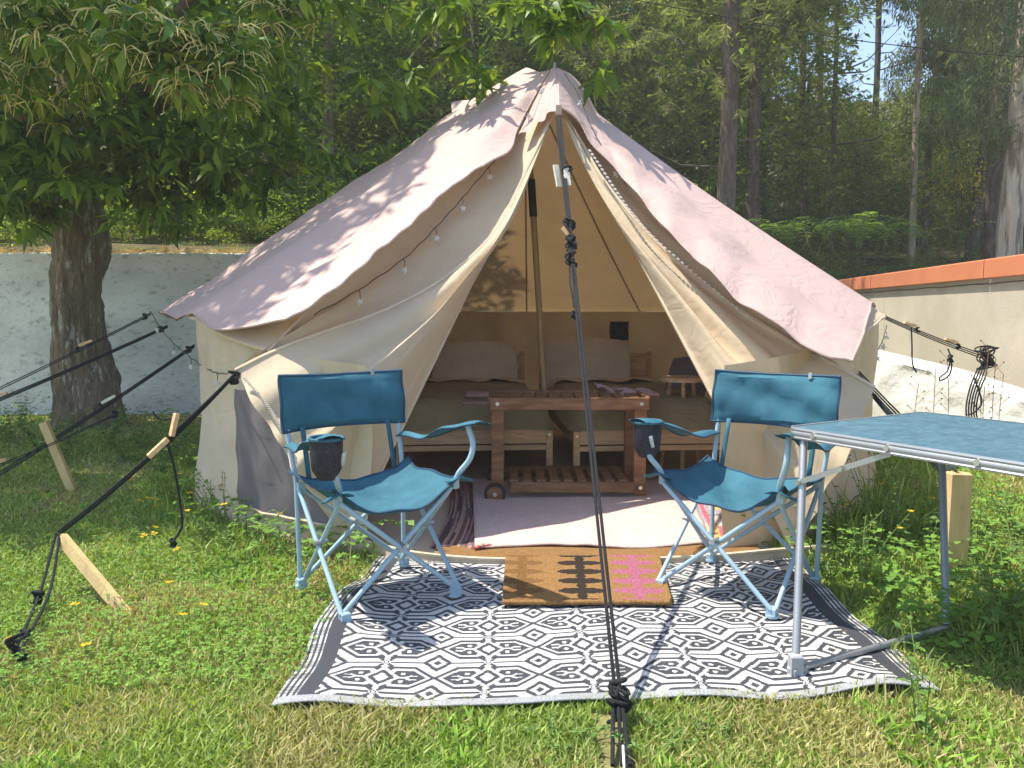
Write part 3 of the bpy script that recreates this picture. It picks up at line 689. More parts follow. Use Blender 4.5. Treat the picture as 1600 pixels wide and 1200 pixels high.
# ------------------------------------------------------------------ fly sheet
def cone_f(p, off):
    t = math.hypot(p.x-TC.x, p.y-TC.y)/RE
    az = math.atan2(p.x-TC.x, -(p.y-TC.y)); q = roof_pt(az, min(t, 1.25)) if t <= 1 else ring(az)+(ring(az)-APX)*(t-1)
    return p.z-q.z-off
def cone(px, py, off=.05):
    best = None; prev = None
    for i in range(160):
        D = 3.3+i*.025; p = P(px, py, D); f = cone_f(p, off)
        if f < 0 and prev is not None and prev[1] > 0:
            t = prev[1]/(prev[1]-f); return P(px, py, prev[0]+(D-prev[0])*t)
        if best is None or f < best[1]: best = (D, f)
        prev = (D, f)
    return P(px, py, min(best[0], 5.75))
fly = empty('fly_sheet', (TC.x, TC.y, 1.0), 'pale pink rain sheet draped over the tent roof down to both sides', 'tarpaulin')
def above(g, off=.03, skip=0):
    for r in g:
        for j, p in enumerate(r):
            f = cone_f(p, off)
            if f < 0 and f > -.6: p.z -= f
    return g
rowf = [P(864, 107, 5.16)]+[cone(*q) for q in ((832, 158, .06), (806, 206, .08), (795, 234, .1), (746, 262, .15), (666, 325, .22), (583, 397, .26), (500, 465, .25), (447, 498, .2))]
rowm = [P(845, 112, 5.35)]+[cone(*q, .09) for q in ((800, 170), (745, 225), (680, 285), (600, 350), (520, 415), (440, 470), (345, 514))]
rows_ = [P(822, 106, 5.62), P(770, 136, 5.66), P(705, 178, 5.72), P(630, 232, 5.78), P(560, 277, 5.82), P(400, 384, 5.86), P(322, 438, 5.86), P(246, 486, 5.80)]
rowb = [P(818, 112, 5.75), P(772, 150, 6.2), P(712, 190, 6.6), P(640, 255, 6.9), P(560, 320, 7.15), P(400, 430, 7.3), P(330, 470, 7.1), P(275, 500, 6.7)]
def fw(u, v, p): return (.018*sin(u*9+v*3+2*fbm(p, 1.3))+.020*fbm((p.x*1.2-p.y, p.y*3, p.z*1.5), 1.8)+.008*sin(u*30+4*fbm(p, 2)))*min(1, 4*v+.1)*(1-.65*u)+.005*sin(v*90)*max(0, u-.9)*10*v
pl_ = above(patch([rowb, rows_, rowm, rowf], 56, 70, fw))
MB().grid(pl_).build('sheet_panel', M['fly'], fly)
# scalloped bottom edge hem and front edge hem
MB().tube([r[-1] for r in pl_[14:]], .006, 5).build('sheet_hem', M['fly'], fly); MB().tube(pl_[-1], .006, 5).build('sheet_hem', M['fly'], fly)
# hood over the door
h1 = [P(862, 106, 5.18), P(840, 150, 5.05), P(822, 190, 4.92), P(812, 212, 4.84)]
h2 = [P(866, 106, 5.17), P(858, 130, 5.04), P(853, 160, 4.86), P(845, 188, 4.76)]
h3 = [P(872, 106, 5.16), P(873, 128, 4.98), P(873, 150, 4.8), P(872, 168, 4.68)]
MB().grid(patch([h1, h2, h3], 20, 20, lambda u, v, p: .014*sin(u*17+v)*v)).build('hood', M['fly'], fly)
rtop = [P(868, 104, 5.17), P(890, 116, 5.25), P(915, 140, 5.35), P(940, 188, 5.5), P(1066, 287, 5.7), P(1233, 400, 5.75), P(1363, 485, 5.6)]
rbk = [P(866, 108, 5.4), P(888, 128, 5.7), P(912, 150, 6.0), P(936, 205, 6.5), P(1060, 312, 6.9), P(1222, 420, 6.9), P(1330, 490, 6.5)]
rmid = [P(871, 108, 5.12), P(893, 150, 5.05), P(925, 195, 5.0)]+[cone(*q, .13) for q in ((970, 240), (1080, 340), (1220, 450), (1346, 528))]
rfr = [P(874, 167, 4.68), P(890, 176, 4.72), P(905, 190, 4.72), P(928, 226, 4.66)]+[cone(*q, .14) for q in ((972, 272), (1040, 355), (1089, 402), (1156, 467), (1209, 503), (1283, 553), (1329, 566))]
rfr2 = [P(873, 108, 5.12)]+rfr
pr_ = above(patch([rbk, rtop, rmid, rfr], 56, 70, lambda u, v, p: .8*fw(u, v, p)+.007*u*u*sin(v*40)*min(1, v*4)))
MB().grid(pr_).build('sheet_panel', M['fly'], fly)
MB().tube(pr_[-1], .006, 5).build('sheet_hem', M['fly'], fly); MB().tube([r[-1] for r in pr_[14:]], .006, 5).build('sheet_hem', M['fly'], fly)
# tied tab in front of the peak
MB().box(P(873, 172, 4.67), (.035, .02, .06)).build('tie_tab', M['fly'], fly)
MB().grid(patch([[P(705, 160, 6.0), P(720, 157, 5.95), P(745, 156, 5.9)], [P(706, 176, 5.76), P(722, 168, 5.76), P(752, 150, 5.7)]], 6, 8)).build('loose_corner', M['fly'], fly)
# ================================================================== INSIDE
def bed(loc, rz, w, label, lab2):
    r = empty('bed', loc, label, 'bed', None, rz); L = 2.0; z = .36
    for x in (-w/2+.02, w/2-.02):
        MB().box((x, .02, .17), (.042, .042, .34)).build('leg', M['pine'], r, local=True)
        MB().box((x, L-.02, .38), (.042, .042, .76)).build('leg', M['pine'], r, local=True)
        MB().box((x, L/2, .30), (.024, L-.09, .10)).build('side_rail', M['pine'], r, local=True)
        for zz in (.31,): 
            b = MB(); b.disc((x, -.003, zz), (0, 1, 0), .008, .008, 12); b.build('bolt', M['steel'], r, local=True)
    MB().box((0, .012, .30), (w-.085, .026, .095)).build('foot_rail', M['pine_x'], r, local=True)
    MB().box((0, .018, .225), (w-.085, .022, .035)).build('foot_rail', M['pine_x'], r, local=True)
    for zz in (.70, .56): MB().box((0, L-.02, zz), (w-.085, .022, .09)).build('head_rail', M['pine_x'], r, local=True)
    g = []   # mattress and blanket
    for i in range(25):
        u = i/24; row = []
        for j in range(37):
            v = j/36; X = (u-.5)*(w+.02); Y = -.005+v*(L-.065); e = max(0, abs(u-.5)*2-.8)/.2; f = max(0, .10-v)/.10
            zz = .535-.18*e*e-.20*f*f+.018*fbm((X*3, Y*3, loc[0]), 1.)+.012*fbm((X*9, Y*7, 1), 1.); zz = max(zz, .348)
            row.append(Vector((X+.02*e*(1 if u > .5 else -1), Y-.02*f, zz)))
        g.append(row)
    MB().grid(g).build('blanket', M['olive'], r, local=True)
    MB().box((0, L/2+.05, .36), (w-.08, L-.20, .13)).build('mattress', M['cotton'], r, local=True)
    g = []
    for i in range(17):
        u = i/16; g.append([Vector(((u-.5)*(w+.01), 1.32+.26*j/8+.02*fbm((u*4, j, 0), 1.), .555+.012*sin(u*20+j)+.01*fbm((u*9, j*.7, 4), 1.)-.16*max(0, abs(u-.5)*2-.85)/.15)) for j in range(9)])
    MB().grid(g).build('sheet_fold', M['cotton'], r, local=True)
    return r
def pillow(c, w, d, h, rot, label):
    m = MB(); m.ball((0, 0, 0), 1, 28, 18)
    for i, v in enumerate(m.v):
        x, y, z = v; e = 5.5; k = (abs(x)**e+abs(y)**e)**(1/e) or 1; rr = math.hypot(x, y); s = rr/k if k else 1
        X, Y = x*s, y*s; Z = z*(1-.55*(max(abs(X), abs(Y))**3)); m.v[i] = (X*w/2, Y*d/2, Z*h/2+.02*fbm((X*2, Y*2, z), 1.5))
    mm = rot.to_matrix(); m.v = [tuple(mm @ Vector(v)) for v in m.v]
    o = m.build('pillow', M['cotton']); o.location = c; tag(o, label, 'pillow'); return o
b1 = P(742, 675, 4.95); b2 = P(1018, 675, 4.95)
bw = 1.02
bed((b1.x, 4.95, 0), R(4.5), bw, 'pine bed with olive blanket on the left inside the tent', 'left')
bed((b2.x, 4.95, 0), R(4.5), bw, 'pine bed with olive blanket on the right inside the tent', 'right')
pillow(P(742, 575, 6.52), .72, .48, .17, Euler((R(68), 0, R(4))), 'beige pillow propped at the head of the left bed')
pillow(P(918, 572, 6.52), .72, .50, .17, Euler((R(68), 0, R(-2))), 'beige pillow propped at the head of the right bed')
# trolley
tr = empty('serving_trolley', (P(770, 700, 4.4).x, 4.4, 0), 'brown stained wooden trolley with slatted shelves and wheel, in front of the beds', 'trolley')
x0, x1 = P(768, 700, 4.4).x, P(1010, 700, 4.4).x; y0, y1 = 4.4, 4.82; ZT = P(900, 621, 4.4).z
for x, y in ((x0+.035, y0+.03), (x1-.035, y0+.03), (x0+.035, y1-.03), (x1-.035, y1-.03)):
    lo = .06 if x < .3 else 0.
    MB().box((x, y, (ZT-.012+lo)/2), (.07, .04, ZT-.012-lo)).build('leg', M['brown'], tr)
MB().box(((x0+x1)/2, y0-.012, ZT-.035), (x1-x0+.01, .026, .07)).build('rail', M['brown'], tr)
MB().box(((x0+x1)/2, y1+.012, ZT-.035), (x1-x0+.01, .026, .07)).build('rail', M['brown'], tr)
MB().box(((x0+x1)/2+.02, y0-.008, .095), (x1-x0-.18, .026, .06)).build('rail', M['brown'], tr)
MB().box(((x0+x1)/2, y1+.012, .095), (x1-x0-.14, .026, .06)).build('rail', M['brown'], tr)
for k in range(11):
    x = x0+.05+(x1-x0-.1)*k/10
    MB().box((x, (y0+y1)/2, ZT-.022), (.055, y1-y0-.004, .018)).build('slat', M['brown'], tr)
    if 0 < k < 10: MB().box((x, (y0+y1)/2, .128), (.05, y1-y0-.004, .016)).build('slat', M['brown'], tr)
for x in (x0-.012, x1+.012): MB().box((x, (y0+y1)/2, ZT-.035), (.022, y1-y0-.05, .068)).build('end_rail', M['brown'], tr)
for yy in (y0-.04, y1+.04):
    w = MB().disc((x0+.02, yy, .063), (0, 1, 0), .062, .03, 22).build('wheel', M['pole_black'], tr)
    MB().disc((x0+.02, yy, .063), (0, 1, 0), .045, .036, 20).build('hub', M['brown'], w)
    MB().disc((x0+.02, yy-.0, .063), (0, 1, 0), .012, .044, 12).build('axle_cap', M['steel'], w)
for x, z in ((x0+.035, ZT-.035), (x1-.035, ZT-.035), (x1-.035, .095)):
    MB().disc((x, y0-.026, z), (0, 1, 0), .011, .008, 12).build('bolt', M['steel'], tr)
# towels
def towel(c, w, d, h, n, label, rz=0, parentmat='pink'):
    m = MB()
    for k in range(n):
        z = h*(k+.5)/n; ww = w*(1-.12*k+.04*random.random())
        g = []
        for i in range(13):
            a = pi*i/12
            g.append([Vector((-ww/2+ww*j/12+(.012*sin(j)), -d/2*cos(a)*(1) if True else 0, z+h/n*.52*sin(a)*(1+.2*fbm((j*.3, k, i*.2), 1.)))) for j in range(13)])
        m.grid(g)
        m.grid([[Vector((p.x, p.y, 2*z-p.z)) for p in r] for r in g])
    o = m.build('towel', M[parentmat]); o.location = c; o.rotation_euler = (0, 0, rz); return tag(o, label, 'towel')
towel(P(745, 640, 5.15), .22, .2, .07, 2, 'folded pink towel stacked underneath on the left bed beside the trolley', .1)
towel(P(750, 622, 5.17), .17, .16, .045, 1, 'smaller folded pink towel on top of the towel on the left bed', -.05)
tw = MB(); g = []
for i in range(26):
    u = i/25; g.append([P(930+95*u, 604+8*sin(u*3)+18*max(0, u-.6), 4.9-.05*j/8)+Vector((0, (j-4)*.03, .012*sin(j*1.2+u*9)+.014*sin(u*14+j*.4)-.10*max(0, u-.78))) for j in range(9)])
tag(tw.grid(g).build('towel', M['pink'], thick=.012), 'crumpled pink towel lying behind the right end of the trolley', 'towel')
# stool by right side
sc = P(1066, 592, 5.3); st = empty('stool', (sc.x, sc.y, 0), 'round wooden stool beside the right bed near the side window', 'stool')
MB().disc((sc.x, sc.y, sc.z), (0, 0, 1), .15, .03, 24).build('seat', M['pine_x'], st)
for k in range(3):
    a = k*2.09+.4; MB().tube([Vector((sc.x+.09*cos(a), sc.y+.09*sin(a), sc.z-.01)), Vector((sc.x+.15*cos(a), sc.y+.15*sin(a), 0))], .014, 8).build('leg', M['pine'], st)
# ------------------------------------------------------------------ carpets
def cgrid(c00, c10, c11, c01, nu, nv, cf, name, mat, zf=None, z0=.02, th=0, warp=None):
    """corners: front-left, front-right, back-right, back-left; cf(u,v arrays)->colour"""
    u = np.linspace(0, 1, nu+1)[:, None]; v = np.linspace(0, 1, nv+1)[None, :]
    A = [np.array(c)[:2] for c in (c00, c10, c11, c01)]
    XY = ((1-u)*(1-v))[..., None]*A[0]+(u*(1-v))[..., None]*A[1]+(u*v)[..., None]*A[2]+((1-u)*v)[..., None]*A[3]
    if warp is not None: XY = XY+warp(u, v)
    Z = z0+(zf(u, v, XY) if zf is not None else 0*u*v); Z = np.broadcast_to(Z, XY.shape[:2])
    V = np.concatenate([XY, Z[..., None]], 2).reshape(-1, 3)
    i = np.arange(nu)[:, None]; j = np.arange(nv)[None, :]; b = i*(nv+1)+j
    Fc = np.stack([b, b+nv+1, b+nv+2, b+1], 2).reshape(-1, 4)
    uc, vc = np.broadcast_arrays((u[:-1]+u[1:])/2, (v[:, :-1]+v[:, 1:])/2)
    C = cf(uc, vc).reshape(-1, 3)
    o = npmesh(name, V, Fc, mat, None, C, smooth=True)
    if th:
        md = o.modifiers.new('thickness', 'SOLIDIFY'); md.thickness = th; md.offset = -1
    return o
def sn(u, f, p=0): return np.sin(u*f+p)
nztab = rng.random((64, 64))
def vn(u, v):       # cheap value noise on arrays
    i = np.floor(u).astype(int); j = np.floor(v).astype(int); a = u-i; b = v-j; a = a*a*(3-2*a); b = b*b*(3-2*b)
    t = lambda x, y: nztab[x % 64, y % 64]
    return t(i, j)*(1-a)*(1-b)+t(i+1, j)*a*(1-b)+t(i, j+1)*(1-a)*b+t(i+1, j+1)*a*b
# pale carpet
pc = lambda u, v: np.stack([.60+.05*vn(u*40, v*40), .455+.04*vn(u*40, v*40), .405+.04*vn(u*40, v*40)], -1)
o = cgrid(G(742, 858, .03), G(1112, 850, .03), G(1072, 750, .03), G(738, 748, .03), 60, 50, pc, 'carpet', M['attrcloth'], lambda u, v, X: .012*vn(u*6, v*4)+.006*vn(u*15+3, v*9)*(v < .4), .030, .008,
          lambda u, v: np.stack([0*u*v, .035*sn(u, 7)*(1-v)], -1))
tag(o, 'pale pinkish woven carpet on the tent floor behind the door sill', 'carpet')
def rag(cols, f):
    cols = np.array(cols)
    def cf(u, v):
        i_ = np.floor(u*f+.5*vn(v*5, v*0)+.12*vn(v*40, u*9)).astype(int); k = (nztab[i_ % 64, np.floor(v*2.5+i_*.37).astype(int) % 64]*len(cols)*.999).astype(int)
        return cols[k]*(.75+.5*vn(u*90, v*70))[..., None]
    return cf
o = cgrid(G(672, 850, .03), G(741, 856, .03), G(742, 752, .03), G(700, 752, .03), 60, 60, rag([(.20, .09, .08), (.30, .16, .14), (.10, .055, .06), (.42, .27, .22), (.14, .10, .12)], 18), 'rag_rug', M['attrcloth'],
          lambda u, v, X: .010*vn(u*8, v*3), .020, .008, lambda u, v: np.stack([.05*np.sin(v*3.1)*(1+0*u), 0*u*v], -1))
tag(o, 'dark red striped rag rug at the left of the pale carpet', 'rug')
o = cgrid(G(1104, 846, .03), G(1212, 838, .03), G(1180, 752, .03), G(1068, 756, .03), 70, 50, rag([(.55, .20, .12), (.60, .42, .34), (.45, .12, .16), (.62, .38, .12), (.35, .30, .36), (.62, .52, .45)], 16), 'rag_rug', M['attrcloth'],
          lambda u, v, X: .010*vn(u*8, v*3), .024, .008)
tag(o, 'bright orange and pink rag rug behind the right chair', 'rug')
cfc = lambda u, v: np.stack([.46+.12*(vn(u*170, v*60)-.5), .25+.08*(vn(u*170, v*60)-.5), .09+0*u*v], -1)
o = cgrid(G(690, 874, .03), G(1190, 866, .03), G(1180, 840, .03), G(680, 850, .03), 150, 20, cfc, 'coir_mat', M['attrcoir'], lambda u, v, X: .003*vn(u*8, v*3)+.010*(1-v), .020, .006)
tag(o, 'plain brown coir mat strip along the tent door sill', 'mat')
# outdoor rug
RA = [G(424, 1112), G(1458, 1086), G(1212, 856), G(592, 872)]
Rw = (RA[1]-RA[0]).length; Rd = ((RA[3]-RA[0]).length+(RA[2]-RA[1]).length)/2
def rugcol(u, v):
    rx, ry = u*Rw, v*Rd
    tw_, th_ = .318, .192
    x = (rx-.735)/tw_; y = (ry-.455)/th_
    # slight waviness of the weave
    a = np.abs(x-np.round(x)); b = np.abs(y-np.round(y))
    a2 = .5-a; c = .5-b
    dA = a/.150+b/.29; dB = a2/.145+c/.30
    s = np.maximum.reduce([c-.228, (.075+.62*c-a)*1.45, (a-(.430-.25*c))*1.1])
    dot = ((a-.305)/.025)**2+((c-.125)/.042)**2 < 1
    arm = (c < .022) & (a > .255)
    arm |= (np.abs(c-.058) < .015) & (a > .165) & (a < .235)
    arm |= (np.abs(c-(.275-a)*1.3) < .024) & (a > .220) & (a < .27)
    blk = (s < 0) & ~dot & ~arm
    blk |= (s > .060) & (s < .142)
    blk |= (b < .027) & (dA > .98) & (a > .13)
    dX = a2/.10+b/.21
    blk |= (np.abs(a2/.10-b/.21) < .24) & (dX < 2.0)
    blk = np.where(dA < 1.40, ((dA > .62) & (dA < 1.02)) | ((dA < .30)) | ((b < .027) & (dA > 1)), blk)
    blk = np.where(dB < 1.20, (dB > .50) & (dB < .90), blk)
    dN = a2/.05+b/.10
    blk = np.where(dN < 1, (np.floor(a2/.016)+np.floor(b/.030)) % 2 > 0, blk)
    # borders
    L = .105; Rr = Rw-.135
    e = np.minimum(rx, Rw-rx)
    brd = e < L
    stripe = (np.floor(e/.0085) % 2 < 1) & (e < .055)
    dash = ((ry/.009+np.floor(e/.017)*.5) % 1) < .75
    blk = np.where(brd, ~(stripe & dash), blk)
    zig = (e > L) & (e < L+.02)
    out = np.where(blk[..., None], np.array([.050, .054, .066]), np.array([.61, .60, .585]))
    hem = (ry < .036) | (ry > Rd-.03)
    wv = ((np.floor(rx/.006)+np.floor(ry/.006)) % 2)[..., None]
    out = np.where(hem[..., None], np.array([.36, .37, .38])+.10*(wv-.5), out)
    out = out*(.88+.2*vn(rx*220, ry*160))[..., None]*(.93+.12*vn(rx*7, ry*7))[..., None]
    return out
def rugz(u, v, XY):
    z = .005*np.sin(u*23+v*3)*(.2+.8*np.exp(-v*7))+.010*vn(u*7, v*5)+.007*np.sin(v*22+u*9)*(np.exp(-u*6)+np.exp(-(1-u)*7))
    z = z+.022*np.exp(-(((u-.03)/.05)**2))*np.exp(-((v-.45)/.22)**2)
    lift = np.exp(-(((u-.93)/.07)**2+(v/.13)**2))*.024+np.exp(-(((u-.98)/.05)**2+((v-.55)/.22)**2))*.035
    return z+lift+.003*np.exp(-v*14)*(1+np.sin(u*31))
def rugwarp(u, v):
    dx = .012*np.sin(v*9+u*2)*(1+0*u)+.03*np.exp(-((u-1)/.1)**2)*np.sin(v*8); dy = .009*np.sin(u*15)-.01*np.exp(-v*5)+.010*np.sin(u*9+2)
    dx = dx-.055*np.exp(-((u)/.12)**2)*np.sin(v*3.1)*.6
    return np.stack([dx+0*v*u, dy+0*u*v], -1)
o = cgrid(*RA, 440, 320, rugcol, 'outdoor_rug', M['rugback'], rugz, .010, .005, rugwarp)
tag(o, 'black and white patterned outdoor rug with diamonds, spread in front of the tent door', 'rug')
# doormat
MA = [G(785, 941, .04), G(1051, 941, .04), G(1030, 868, .04), G(790, 868, .04)]
def matcol(u, v):
    base = np.array([.50, .27, .095]); out = np.broadcast_to(base, u.shape+(3,)).copy()
    def fern_(cu, w, lo, ncol, rows=5, ph=.5):
        t = (v*rows+ph) % 1; sp_ = np.abs(t-.5)*2; wd = w*np.sqrt(np.clip(1-(sp_/.62)**2, 0, 1)); k = (np.abs(u-cu) < wd) & (sp_ < .62)
        k |= (np.abs(u-cu) < .022+.02*np.cos(t*6.28+3.14)*0+.03*np.clip(sp_-.55, 0, 1)) 
        out[k & (v > .03) & (v < .99)] = ncol
    fern_(.11, .135, 0, (.34, .17, .055)); fern_(.475, .145, 0, (.055, .038, .028)); fern_(.815, .155, 0, (.62, .20, .30), 5, .5)
    return out*(.8+.4*vn(u*150, v*120))[..., None]
mat_ = cgrid(*MA, 150, 90, matcol, 'doormat', M['attrcoir'], lambda u, v, X: .003*vn(u*80, v*60)+.004*vn(u*4, v*3), .040, .014)
tag(mat_, 'coir doormat with dark brown and pink leaf print lying on the patterned rug', 'doormat')
# ================================================================== CHAIRS
def fabric_box(g, t):      # closed pad from a grid, offset both ways
    nu, nv = len(g), len(g[0]); m = MB(); fr = []; bk = []
    for i in range(nu):
        a = []; b = []
        for j in range(nv):
            du = g[min(i+1, nu-1)][j]-g[max(i-1, 0)][j]; dv = g[i][min(j+1, nv-1)]-g[i][max(j-1, 0)]; n = du.cross(dv).normalized()
            e = 0 if i in (0, nu-1) or j in (0, nv-1) else 1
            a.append(g[i][j]+n*t*e); b.append(g[i][j]-n*t*e)
        fr.append(a); bk.append(b)
    m.grid(fr); m.grid(bk, flip=True); return m
def chair():
    r = empty('camping_chair', (0, 0, 0), '', 'chair', 'folding camping chairs on the patterned rug')
    w, d = .225, .215; T = M['tube']; rt = .0092; seatz = .435
    foot = [(-w, -d), (w, -d), (w, d), (-w, d)]
    top = [(-w-.01, -d+.02, seatz-.01), (w+.01, -d+.02, seatz-.01), (w-.005, d-.01, .40), (-w+.005, d-.01, .40)]
    offs = [(0, -.012), (.012, 0), (0, .012), (-.012, 0)]
    for i in range(4):
        j = (i+1) % 4; ox, oy = offs[i]
        for k, (a, b) in enumerate(((i, j), (j, i))):
            s = .010 if k else -.010
            nx, ny = (0, s) if i % 2 == 0 else (s, 0)
            A = Vector((top[a][0]+nx, top[a][1]+ny, top[a][2])); B = Vector((foot[b][0]+nx*1.2, foot[b][1]+ny*1.2, .03))
            MB().tube([A, B], rt, 10).build('leg', T, r, local=True)
        c = Vector(((foot[i][0]+foot[j][0])/2, (foot[i][1]+foot[j][1])/2, .235)); ax = (0, 1, 0) if i % 2 == 0 else (1, 0, 0)
        MB().disc(c, ax, .009, .05, 10).build('rivet', M['alu'], r, local=True)
    for i, (x, y) in enumerate(foot):
        m = MB(); m.disc((x, y, .006), (0, 0, 1), .024, .010, 14); m.box((x, y, .022), (.034, .034, .030)); m.build('foot', T, r, local=True)
        m = MB(); m.box((top[i][0], top[i][1], top[i][2]+.004), (.026, .026, .034)); m.build('joint', T, r, local=True)
    for s in (-1, 1):
        MB().tube([(s*(w+.002), d+.004, .02), (s*(w+.006), d+.012, .42), (s*(w+.016), d+.066, .61), (s*(w+.018), d+.094, .812)], .0100, 10).build('back_post', T, r, local=True)
        pts = crom([(s*(w+.008), -d+.015, .43), (s*(w+.014), -d-.005, .475), (s*(w+.04), -d-.04, .53), (s*(w+.052), -d-.045, .585), (s*(w+.045), -d-.02, .655)], 16)
        MB().tube(pts, .0108, 10).build('arm_post', T, r, local=True)
    # backrest sleeve
    g = []
    for i in range(25):
        u = i/24; row = []
        for j in range(13):
            v = j/12; z = .610+.222*v; x = (u-.5)*2*(w+.040); bow = -.0+.040*(1-(2*u-1)**2); y = d+.052+.13*(z-.62)+bow+.006*sin(v*9+u*7)+.004*sin(u*25)*sin(v*8)
            row.append(Vector((x, y, z+.012*(1-(2*u-1)**2)*(v-.5)*-1.2)))
        g.append(row)
    br = fabric_box(g, .012); br = br.build('backrest', M['teal'], r, local=True)
    bd = [g[i][0] for i in range(25)]+[g[24][j] for j in range(1, 13)]+[g[i][12] for i in range(23, -1, -1)]+[g[0][j] for j in range(11, -1, -1)]
    MB().tube(bd, .006, 5).build('piping', M['teal_dark'], br, local=True)
    MB().box((w-.085, d+.052+.13*.2+.02, .828), (.014, .004, .026), Euler((R(-8), 0, 0))).build('brand_tab', M['foot_grey'], br, local=True)
    # seat sling
    g = []
    for i in range(25):
        u = i/24*2-1; row = []
        for j in range(25):
            v = j/24*2-1; x = u*(w+.015+.02*abs(v)**3); y = v*(d+.01)-.012*(1-u*u)*(1 if v > 0 else -1)*abs(v)**2*2
            z = .405+.040*(abs(u)**2.2)*(1-.35*(v > 0)*v)-.072*(1-u*u)*(1-.35*v*v)+.035*(abs(u)*abs(v))**3+.05*max(0, v)**3*(1-u*u)+.008*fbm((u*2, v*2, 0), 1.)+.006*sin(u*8+v*5)
            row.append(Vector((x, y, z)))
        g.append(row)
    st = fabric_box(g, .004).build('seat', M['teal'], r, local=True)
    bd = [g[i][0] for i in range(25)]+[g[24][j] for j in range(1, 25)]+[g[i][24] for i in range(23, -1, -1)]+[g[0][j] for j in range(23, -1, -1)]
    MB().tube(bd, .005, 5).build('piping', M['teal_dark'], st, local=True)
    # corner tabs
    for s in (-1, 1):
        MB().grid([[Vector((s*(w-.03+.10*i/4), -d-.03+.05*j/3, .452+.012*sin(i)-.004*j)) for j in range(4)] for i in range(5)]).build('corner_tab', M['teal'], r, local=True, thick=.005)
    # straps from backrest to seat
    for s in (-1, 1): MB().grid([[Vector((s*(w-.03-.02*i), d+.055-.06*j/4, .63-.20*j/4)) for j in range(5)] for i in range(2)]).build('strap', M['teal'], r, local=True, thick=.003)
    # arms
    for s in (-1, 1):
        a0, a1, a2, a3 = Vector((s*(w+.018), d+.045, .57)), Vector((s*(w+.036), d*.2, .585)), Vector((s*(w+.05), -d*.5, .64)), Vector((s*(w+.065), -d-.085, .675))
        pts = crom([a0, a1, a2, a3], 18); g = []
        for i, p in enumerate(pts):
            wd = .022+.018*min(1, i/9); g.append([p+Vector((wd*k, 0, -.010*k*k+.004*sin(i*.9+k))) for k in (-1, -.5, 0, .5, 1)])
        ar = fabric_box(g, .004).build('armrest', M['teal'], r, local=True)
        MB().tube([q[0] for q in g], .004, 5).build('piping', M['teal_dark'], ar, local=True); MB().tube([q[-1] for q in g], .004, 5).build('piping', M['teal_dark'], ar, local=True)
    # cup holder on one arm
    c = Vector((-(w+.062), -d-.02, .655)); m = MB(); g = []
    for i in range(21):
        a = 2*pi*i/20; g.append([c+Vector((.055*cos(a), .06*sin(a), .004)), c+Vector((.053*cos(a), .058*sin(a), -.05)), c+Vector((.049*cos(a)+.003*sin(i*3), .052*sin(a), -.10)), c+Vector((.030*cos(a), .03*sin(a), -.135)), c+Vector((0, 0, -.14))])
    ch = m.grid(g).build('cup_holder', M['net'], r, local=True)
    MB().tube([q[0] for q in g], .006, 6).build('cup_rim', M['teal'], ch, local=True)
    MB().grid([[c+Vector((.035+.016*i, -.048+.006*j, -.045-.016*j+.006*i)) for j in range(4)] for i in range(2)]).build('care_tag', M['star'], ch, local=True, thick=.002)
    return r
c1 = chair(); c2 = copy_tree(c1)
f = [G(545, 980), G(705, 940), G(478, 928)]; v1 = (f[1]-f[0]).normalized()
ctr = (f[1]+f[2])/2; c1.location = (ctr.x-.0, ctr.y, .026); c1.rotation_euler = (0, 0, math.atan2(v1.y, v1.x))
f = [G(1045, 930), G(1212, 975), G(1283, 918)]; v1 = (f[1]-f[0]).normalized()
ctr = (f[0]+f[2])/2; c2.location = (ctr.x-.03, ctr.y, .02); c2.rotation_euler = (0, 0, math.atan2(v1.y, v1.x))
c1['label'] = 'teal folding camping chair left of the doormat, facing right, half on the grass'
c2['label'] = 'teal folding camping chair right of the doormat, beside the blue camping table'
# ================================================================== TABLE
ZTab = .72; NL = G(1233, 667, ZTab); e2 = Vector((.86, .51, 0)).normalized(); e1 = Vector((.51, -.86, 0)).normalized(); W2, W1 = .76, 1.12
tb = empty('camping_table', (NL.x+.3, NL.y, 0), 'folding camping table with blue marbled top and aluminium rim at the right', 'table')
def tp_(a, b, z=ZTab): return Vector((NL.x, NL.y, 0))+e1*a+e2*b+Vector((0, 0, z))
rot = Matrix((e1, e2, Vector((0, 0, 1)))).transposed()
def tbox(a0, a1, b0, b1, z0, z1): return MB().box(tp_((a0+a1)/2, (b0+b1)/2, (z0+z1)/2), (abs(a1-a0), abs(b1-b0), z1-z0), rot)
rc = .03; out = []
for (ca, cb_, s) in ((rc, rc, 180), (W1-rc, rc, 270), (W1-rc, W2-rc, 0), (rc, W2-rc, 90)):
    for k in range(6): a = R(s+90*k/5); out.append((ca+rc*cos(a), cb_+rc*sin(a)))
m = MB(); top = [tp_(a, b, ZTab) for a, b in out]; bot = [tp_(a, b, ZTab-.01) for a, b in out]; n = len(out)
m.add(top+bot, [tuple(range(n)), tuple(range(2*n-1, n-1, -1))]+[(i, i+n, (i+1) % n+n, (i+1) % n) for i in range(n)])
m.build('table_top', M['ttop'], tb, smooth=False)
prof = [(-.001, .0015), (.006, .0025), (.008, -.004), (.005, -.009), (.008, -.013), (.008, -.022), (.005, -.026), (.008, -.031), (.006, -.036), (-.006, -.036)]
g = []
for i in range(n+1):
    a, b = out[i % n]; ca = min(max(a, rc), W1-rc); cb_ = min(max(b, rc), W2-rc); na, nb = (a-ca)/rc, (b-cb_)/rc
    g.append([tp_(a+na*q, b+nb*q, ZTab+z) for q, z in prof])
rim = MB().grid(g).build('rim', M['alu'], tb)
